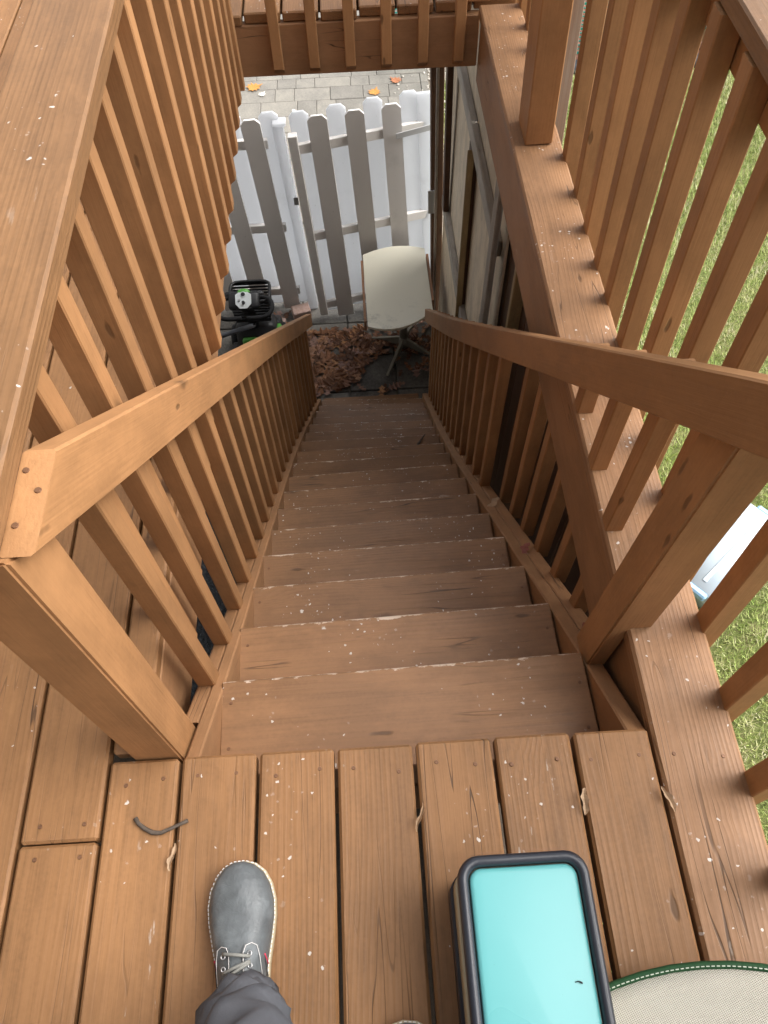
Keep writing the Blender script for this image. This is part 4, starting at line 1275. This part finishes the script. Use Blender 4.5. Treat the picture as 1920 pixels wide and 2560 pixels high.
def scrap(loc, s, rz, mat, label, tilt=0.5):
    """curled strip of dry leaf"""
    n = 9; v, f = [], []
    ph = random.random() * 6
    for i in range(n + 1):
        u = i / n
        w_ = s * 0.20 * math.sin(math.pi * (0.08 + 0.86 * u)) * (1 + 0.35 * math.sin(u * 17 + ph))
        x = s * (u - 0.5); y = s * 0.12 * math.sin(u * 4 + ph); z = s * 0.10 * math.sin(u * 5 + ph) + s * 0.06
        for k in (-1, 0, 1):
            v.append((x, y + k * w_ * math.cos(tilt), z + abs(k) * w_ * 0.7 * math.sin(tilt)))
    for i in range(n):
        for k in range(2):
            f.append((i * 3 + k, i * 3 + k + 1, i * 3 + k + 4, i * 3 + k + 3))
    o = bpy.data.objects.new('leaf_scrap', pymesh('leaf_scrap', v, f, mat)); wlink(o, None, Matrix.Translation(loc) @ Matrix.Rotation(rz, 4, 'Z'))
    tag(o, label, 'leaf', 'dry leaf scraps caught between boards')
scrap((0.577, -0.125, 0.004), 0.05, 1.5, M_dry, 'pale curled leaf scrap in the board gap above the shoe and box', 1.2)
scrap((0.8765, -0.115, 0.006), 0.045, 1.2, M_dry, 'tan crumpled leaf scrap in the gap nearest the mesh cushion', 0.8)
scrap((1.027, -0.12, 0.006), 0.045, 1.7, M_dry, 'orange-tan leaf scrap in the gap beside the edge board', 0.9)
scrap((0.137, -0.165, 0.005), 0.045, 1.7, M_dry, 'pale leaf scrap in the gap near the curved twig', 1.0)
scrap((1.035, 0.33, zs(0.33) + 0.008), 0.06, 0.6, M_red, 'dark red leaf beside the newel on the right stringer', 0.1)
scrap((1.01, 0.78, zs(0.78) + 0.008), 0.06, 1.2, M_red, 'small red leaf on the right stringer by the third baluster', 0.1)
scrap((0.99, 1.18, zs(1.18) + 0.01), 0.07, 0.4, M_dry, 'brown dry leaf lodged on the right stringer by the steps', 0.3)
scrap((0.085, 0.80, zs(0.80) + 0.03), 0.09, 2.0, M_oak, 'brown oak leaf lodged against the sunlit stair balusters', 0.6)

# ================================================================== PERSON (lower body at the frame's edge)
t = NT('grey_leather')
tc = t.n('ShaderNodeTexCoord').outputs['Object']
n1 = t.noise(tc, 22, 5, 0.6); n2 = t.noise(tc, 160, 3)
t.bump(t.m('ADD', n2, t.m('MULTIPLY', t.noise(tc, 38, 3, 0.6, 0.8), 4.0)), 0.22, 0.002)
M_leather = t.out(t.ramp(n1, [(0.3, (0.075, 0.082, 0.086)), (0.55, (0.11, 0.122, 0.128)), (0.75, (0.16, 0.178, 0.188))]), 0.42, 0.45)
M_sole = simple('cream_welt', (0.46, 0.39, 0.26), 0.6, 0.3)
M_thread = simple('white_thread', (0.72, 0.70, 0.68), 0.8, 0.2)
M_lace = simple('grey_lace', (0.24, 0.24, 0.22), 0.8, 0.2, var=0.3, scale=200)
M_redt = simple('red_thread', (0.55, 0.04, 0.08), 0.7, 0.3)
t = NT('grey_trouser_cloth')
tc = t.n('ShaderNodeTexCoord').outputs['Object']
t.bump(t.noise(tc, 420, 2), 0.25, 0.001)
M_trous = t.out(t.ramp(t.noise(tc, 14, 4), [(0.3, (0.072, 0.075, 0.085)), (0.7, (0.108, 0.112, 0.125))]), 0.85, 0.25)
M_jacket = simple('dark_jacket_cloth', (0.06, 0.065, 0.08), 0.9, 0.2)
M_skin = simple('skin', (0.45, 0.28, 0.20), 0.55, 0.4)
M_hair = simple('hair', (0.05, 0.035, 0.025), 0.7, 0.3)

person = tag(empty('person', (0.42, -0.5, 0)), 'person in grey trousers and grey lace-up leather shoes standing at the stair head', 'person')
# outline of a left shoe, toe at +Y ; (y, xin, xout) in metres from heel
PROF = [(0.000, -.022, .020), (0.012, -.030, .029), (0.04, -.036, .034), (0.09, -.036, .035), (0.14, -.040, .041), (0.18, -.047, .050), (0.205, -.051, .055), (0.23, -.052, .056), (0.255, -.047, .051), (0.275, -.036, .041), (0.288, -.022, .026), (0.294, -.007, .010)]
def outline(scale=1.0, grow=0.0, mirror=1):
    L = [(a - grow, y) for y, a, b in PROF]; Rr = [(b + grow, y) for y, a, b in PROF]
    pts = Rr + list(reversed(L))
    pts = [(x * mirror, y) for x, y in pts]
    if mirror < 0: pts = pts[::-1]
    return pts
def build_shoe(Mx, mirror):
    def T(p): return Mx @ Vector(p)
    def ring(gr, z, f=lambda y: 0.0): return [tuple(T((x, y + (gr if y > 0.2 else -gr) * 0.7, z + f(y)))) for x, y in outline(1, gr, mirror)]
    toe = lambda y: 0.008 * max(0, (y - 0.22) / 0.08) ** 2
    # upper: stacked sections from welt to instep
    secs = []
    for th in (0, 12, 25, 38, 50, 62, 72, 80):
        u = math.sin(math.radians(th)); r = []
        for x, y in outline(1, 0.0005, mirror):
            # height envelope along the shoe: low toe, high instep
            env = np.interp(y, [0, .05, .09, .15, .19, .23, .27, .294], [1.28, 1.35, 1.35, 1.25, 1.05, .90, .78, .70])
            zz = 0.024 + 0.045 * env * u ** 0.92
            xx = x * math.cos(math.radians(th))
            yc = 0.13
            ysh = y if u < 0.3 else yc + (y - yc) * (1 - 0.30 * ((u - 0.3) / 0.7) ** 2.2)
            r.append(tuple(T((xx, ysh, zz + toe(y)))))
        secs.append(r)
    n_ = len(secs[0]); v_, f_ = [], []
    for r_ in secs: v_ += r_
    for i in range(len(secs) - 1):
        for k in range(n_):
            k2 = (k + 1) % n_
            f_.append((i * n_ + k, i * n_ + k2, (i + 1) * n_ + k2, (i + 1) * n_ + k))
    b_ = (len(secs) - 1) * n_
    for i in range(n_ // 2 - 1): f_.append((b_ + i, b_ + i + 1, b_ + n_ - 2 - i, b_ + n_ - 1 - i))
    f_.append(tuple(reversed(range(n_))))
    bm = bmesh.new(); vs_ = [bm.verts.new(q) for q in v_]
    for q in f_: bm.faces.new([vs_[i] for i in q])
    up = bmobj('shoe', person, bm, M_leather, True)
    loft('sole', up, [ring(0.000, 0.0015), ring(0.0030, 0.006), ring(0.0036, 0.022), ring(0.0026, 0.0265), ring(-0.004, 0.0275)], M_sole)
    # welt stitches
    o = outline(1, 0.0018, mirror)
    P = [Vector((x, y + (0.0015 if y > .2 else -.0015), 0.0283 + toe(y))) for x, y in o]
    bm = bmesh.new()
    tot = []
    for i in range(len(P)):
        a, b = P[i], P[(i + 1) % len(P)]
        L = (b - a).length
        nst = max(1, int(L / 0.0062))
        for k in range(nst):
            c = a.lerp(b, (k + 0.5) / nst); an = math.atan2((b - a).y, (b - a).x)
            mt = Mx @ Matrix.Translation(c) @ Matrix.Rotation(an, 4, 'Z') @ Matrix.Diagonal((0.0042, 0.0015, 0.0014, 1))
            bmesh.ops.create_cube(bm, size=1.0, matrix=mt)
    ws = bmobj('welt_stitching', up, bm, M_thread); ws['kind'] = 'stuff'
    # facings with eyelets and laces
    def surf(x, y):
        env = np.interp(y, [0, .05, .09, .15, .19, .23, .27, .294], [1.28, 1.35, 1.35, 1.25, 1.05, .90, .78, .70])
        hw = np.interp(y, [p[0] for p in PROF], [p[2] for p in PROF])
        q = min(abs(x) / hw, 1.0)
        return 0.024 + 0.045 * env * math.sqrt(max(0, 1 - q * q)) ** 0.92
    for sd in (-1, 1):
        v, f = [], []
        out = [(0.010, 0.10), (0.010, 0.158), (0.014, 0.168), (0.024, 0.171), (0.033, 0.166), (0.036, 0.150), (0.038, 0.10)]
        pts = [(sd * x, y) for x, y in out]
        for x, y in pts: v.append(tuple(T((x, y, surf(x, y) + 0.0035))))
        for x, y in pts: v.append(tuple(T((x, y, surf(x, y) - 0.004))))
        n = len(pts)
        f.append(tuple(range(n))); f.append(tuple(range(2 * n - 1, n - 1, -1)))
        for i in range(n): f.append((i, (i + 1) % n, (i + 1) % n + n, i + n))
        fc = meshobj('facing', up, v, f, M_leather)
        pth = [(sd * 0.011, 0.12), (sd * .0115, 0.157), (sd * .0155, .1665), (sd * .024, .1692), (sd * .0315, .165), (sd * .0345, .15), (sd * .036, .12)]
        pth = [T((x, y, surf(x, y) + 0.0042)) for x, y in pth]
        tube('stitch_line', fc, pth, 0.0006, M_thread, 5)
        for y in (0.155, 0.138):
            c = T((sd * 0.021, y, surf(0.021, y) + 0.0042))
            tube('eyelet', fc, [c + Vector((0.0032 * math.cos(a), 0.0032 * math.sin(a), 0)) for a in np.linspace(0, 6.283, 11)[:-1]], 0.001, M_metal, 6, True)
        tube('bar_tack', fc, [T((sd * 0.040, 0.152, surf(0.040, 0.152) + 0.001)), T((sd * 0.0415, 0.138, surf(0.0415, 0.138) + 0.001))], 0.0016, M_redt, 6)
        tube('seam', fc, [T((sd * 0.040, 0.150, surf(0.040, .15) + .0004)), T((sd * 0.042, 0.11, surf(0.040, .11) + .0004)), T((sd * 0.040, 0.07, surf(0.038, .07)))], 0.0008, M_blk, 5)
    for y, dy in ((0.155, -0.004), (0.138, 0.006)):
        pts = []
        for i in range(9):
            u = i / 8; x = -0.021 + 0.042 * u
            yy = y + dy * (u - 0.5) * 2
            pts.append(T((x, yy, surf(x, yy) + 0.0065 + 0.003 * math.sin(math.pi * u))))
        tube('lace', up, pts, 0.0026, M_lace, 7)
    pts = [T((-0.021 + 0.042 * u, 0.138 - 0.016 + 0.02 * u, surf(-0.021 + 0.042 * u, 0.13) + 0.0065 + 0.003 * math.sin(math.pi * u))) for u in np.linspace(0, 1, 8)]
    tube('lace', up, pts, 0.0026, M_lace, 7)
    return up
def shoe_matrix(toe, heel_dir_deg):
    a = math.radians(heel_dir_deg)
    R = Matrix.Rotation(a, 4, 'Z')
    base = Vector(toe) - (R @ Vector((0, 0.294, 0)))
    return Matrix.Translation(base) @ R
build_shoe(shoe_matrix((0.259, -0.184, 0.002), 4.5) , 1)
build_shoe(shoe_matrix((0.538, -0.428, 0.002), -6.0), -1)

# trousers: one cloth surface from both hems to the waist, with folds at the ankles
def leg_sections(pts):
    secs = []
    for (c, rx_, ry_) in pts:
        secs.append((Vector(c), rx_, ry_))
    return secs
def cloth_leg(name, pts, phase):
    n = 44
    rings = []
    P = leg_sections(pts)
    # resample
    Q = []
    for i in range(len(P) - 1):
        a, b = P[i], P[i + 1]
        m = max(2, int((b[0] - a[0]).length / 0.011))
        for k in range(m):
            u = k / m
            Q.append((a[0].lerp(b[0], u), a[1] + (b[1] - a[1]) * u, a[2] + (b[2] - a[2]) * u))
    Q.append(P[-1])
    for i, (c, rx_, ry_) in enumerate(Q):
        h = c.z
        fold = 0.24 * math.exp(-((h - 0.22) / 0.22) ** 2) + 0.04
        r = []
        for k in range(n):
            a = 2 * math.pi * k / n
            w_ = fold * (0.55 - abs(math.sin(h * 44 + 2.2 * math.sin(a + phase) + 0.8 * math.sin(2 * a) + phase))) + 0.45 * fold * (0.5 - abs(math.sin(h * 60 - 1.0 * math.sin(a) * 3 + phase))) + 0.02 * math.sin(3 * a + h * 9)
            q = 1 + w_
            r.append((c.x + rx_ * q * math.cos(a), c.y + ry_ * q * math.sin(a), h + 0.010 * math.sin(a + phase)))
        rings.append(r)
    return rings
LL = cloth_leg('l', [((0.297, -0.405, 0.078), 0.044, 0.058), ((0.303, -0.420, 0.15), 0.052, 0.066), ((0.316, -0.430, 0.26), 0.064, 0.072), ((0.345, -0.445, 0.40), 0.068, 0.074), ((0.385, -0.50, 0.52), 0.068, 0.075), ((0.43, -0.64, 0.72), 0.080, 0.085), ((0.455, -0.74, 0.90), 0.088, 0.095)], 0.4)
RL = cloth_leg('r', [((0.565, -0.665, 0.075), 0.050, 0.060), ((0.57, -0.67, 0.15), 0.056, 0.064), ((0.58, -0.665, 0.30), 0.060, 0.066), ((0.585, -0.665, 0.48), 0.066, 0.072), ((0.59, -0.70, 0.70), 0.080, 0.084), ((0.60, -0.745, 0.90), 0.088, 0.095)], 2.0)
loft('trouser_leg', person, LL, M_trous)
loft('trouser_leg', person, RL, M_trous)
# body above the legs: one continuous skinned surface
def skin_body():
    J = {'pel': ((0.53, -0.78, 0.93), 0.135), 'wai': ((0.53, -0.80, 1.10), 0.125), 'che': ((0.53, -0.80, 1.32), 0.145), 'nek': ((0.53, -0.79, 1.50), 0.060), 'hea': ((0.53, -0.745, 1.60), 0.085), 'top': ((0.53, -0.755, 1.70), 0.080),
         'sl': ((0.35, -0.79, 1.43), 0.062), 'el': ((0.29, -0.70, 1.17), 0.045), 'hl': ((0.44, -0.50, 1.28), 0.032),
         'sr': ((0.71, -0.79, 1.43), 0.062), 'er': ((0.77, -0.70, 1.17), 0.045), 'hr': ((0.62, -0.50, 1.28), 0.032)}
    names = list(J)
    E_ = [('pel', 'wai'), ('wai', 'che'), ('che', 'nek'), ('nek', 'hea'), ('hea', 'top'), ('che', 'sl'), ('sl', 'el'), ('el', 'hl'), ('che', 'sr'), ('sr', 'er'), ('er', 'hr')]
    me = bpy.data.meshes.new('body')
    me.from_pydata([J[k][0] for k in names], [(names.index(a), names.index(b)) for a, b in E_], [])
    o = bpy.data.objects.new('body', me)
    wlink(o, person, Matrix.Identity(4))
    md = o.modifiers.new('skin', 'SKIN')
    for i, k in enumerate(names):
        r = J[k][1]
        me.skin_vertices[0].data[i].radius = (r, r * (0.75 if k in ('pel', 'wai', 'che') else 1))
    me.skin_vertices[0].data[0].use_root = True
    sb = o.modifiers.new('sub', 'SUBSURF'); sb.levels = 2; sb.render_levels = 2
    me.materials.append(M_jacket)
    md.use_smooth_shade = True
    return o
skin_body()
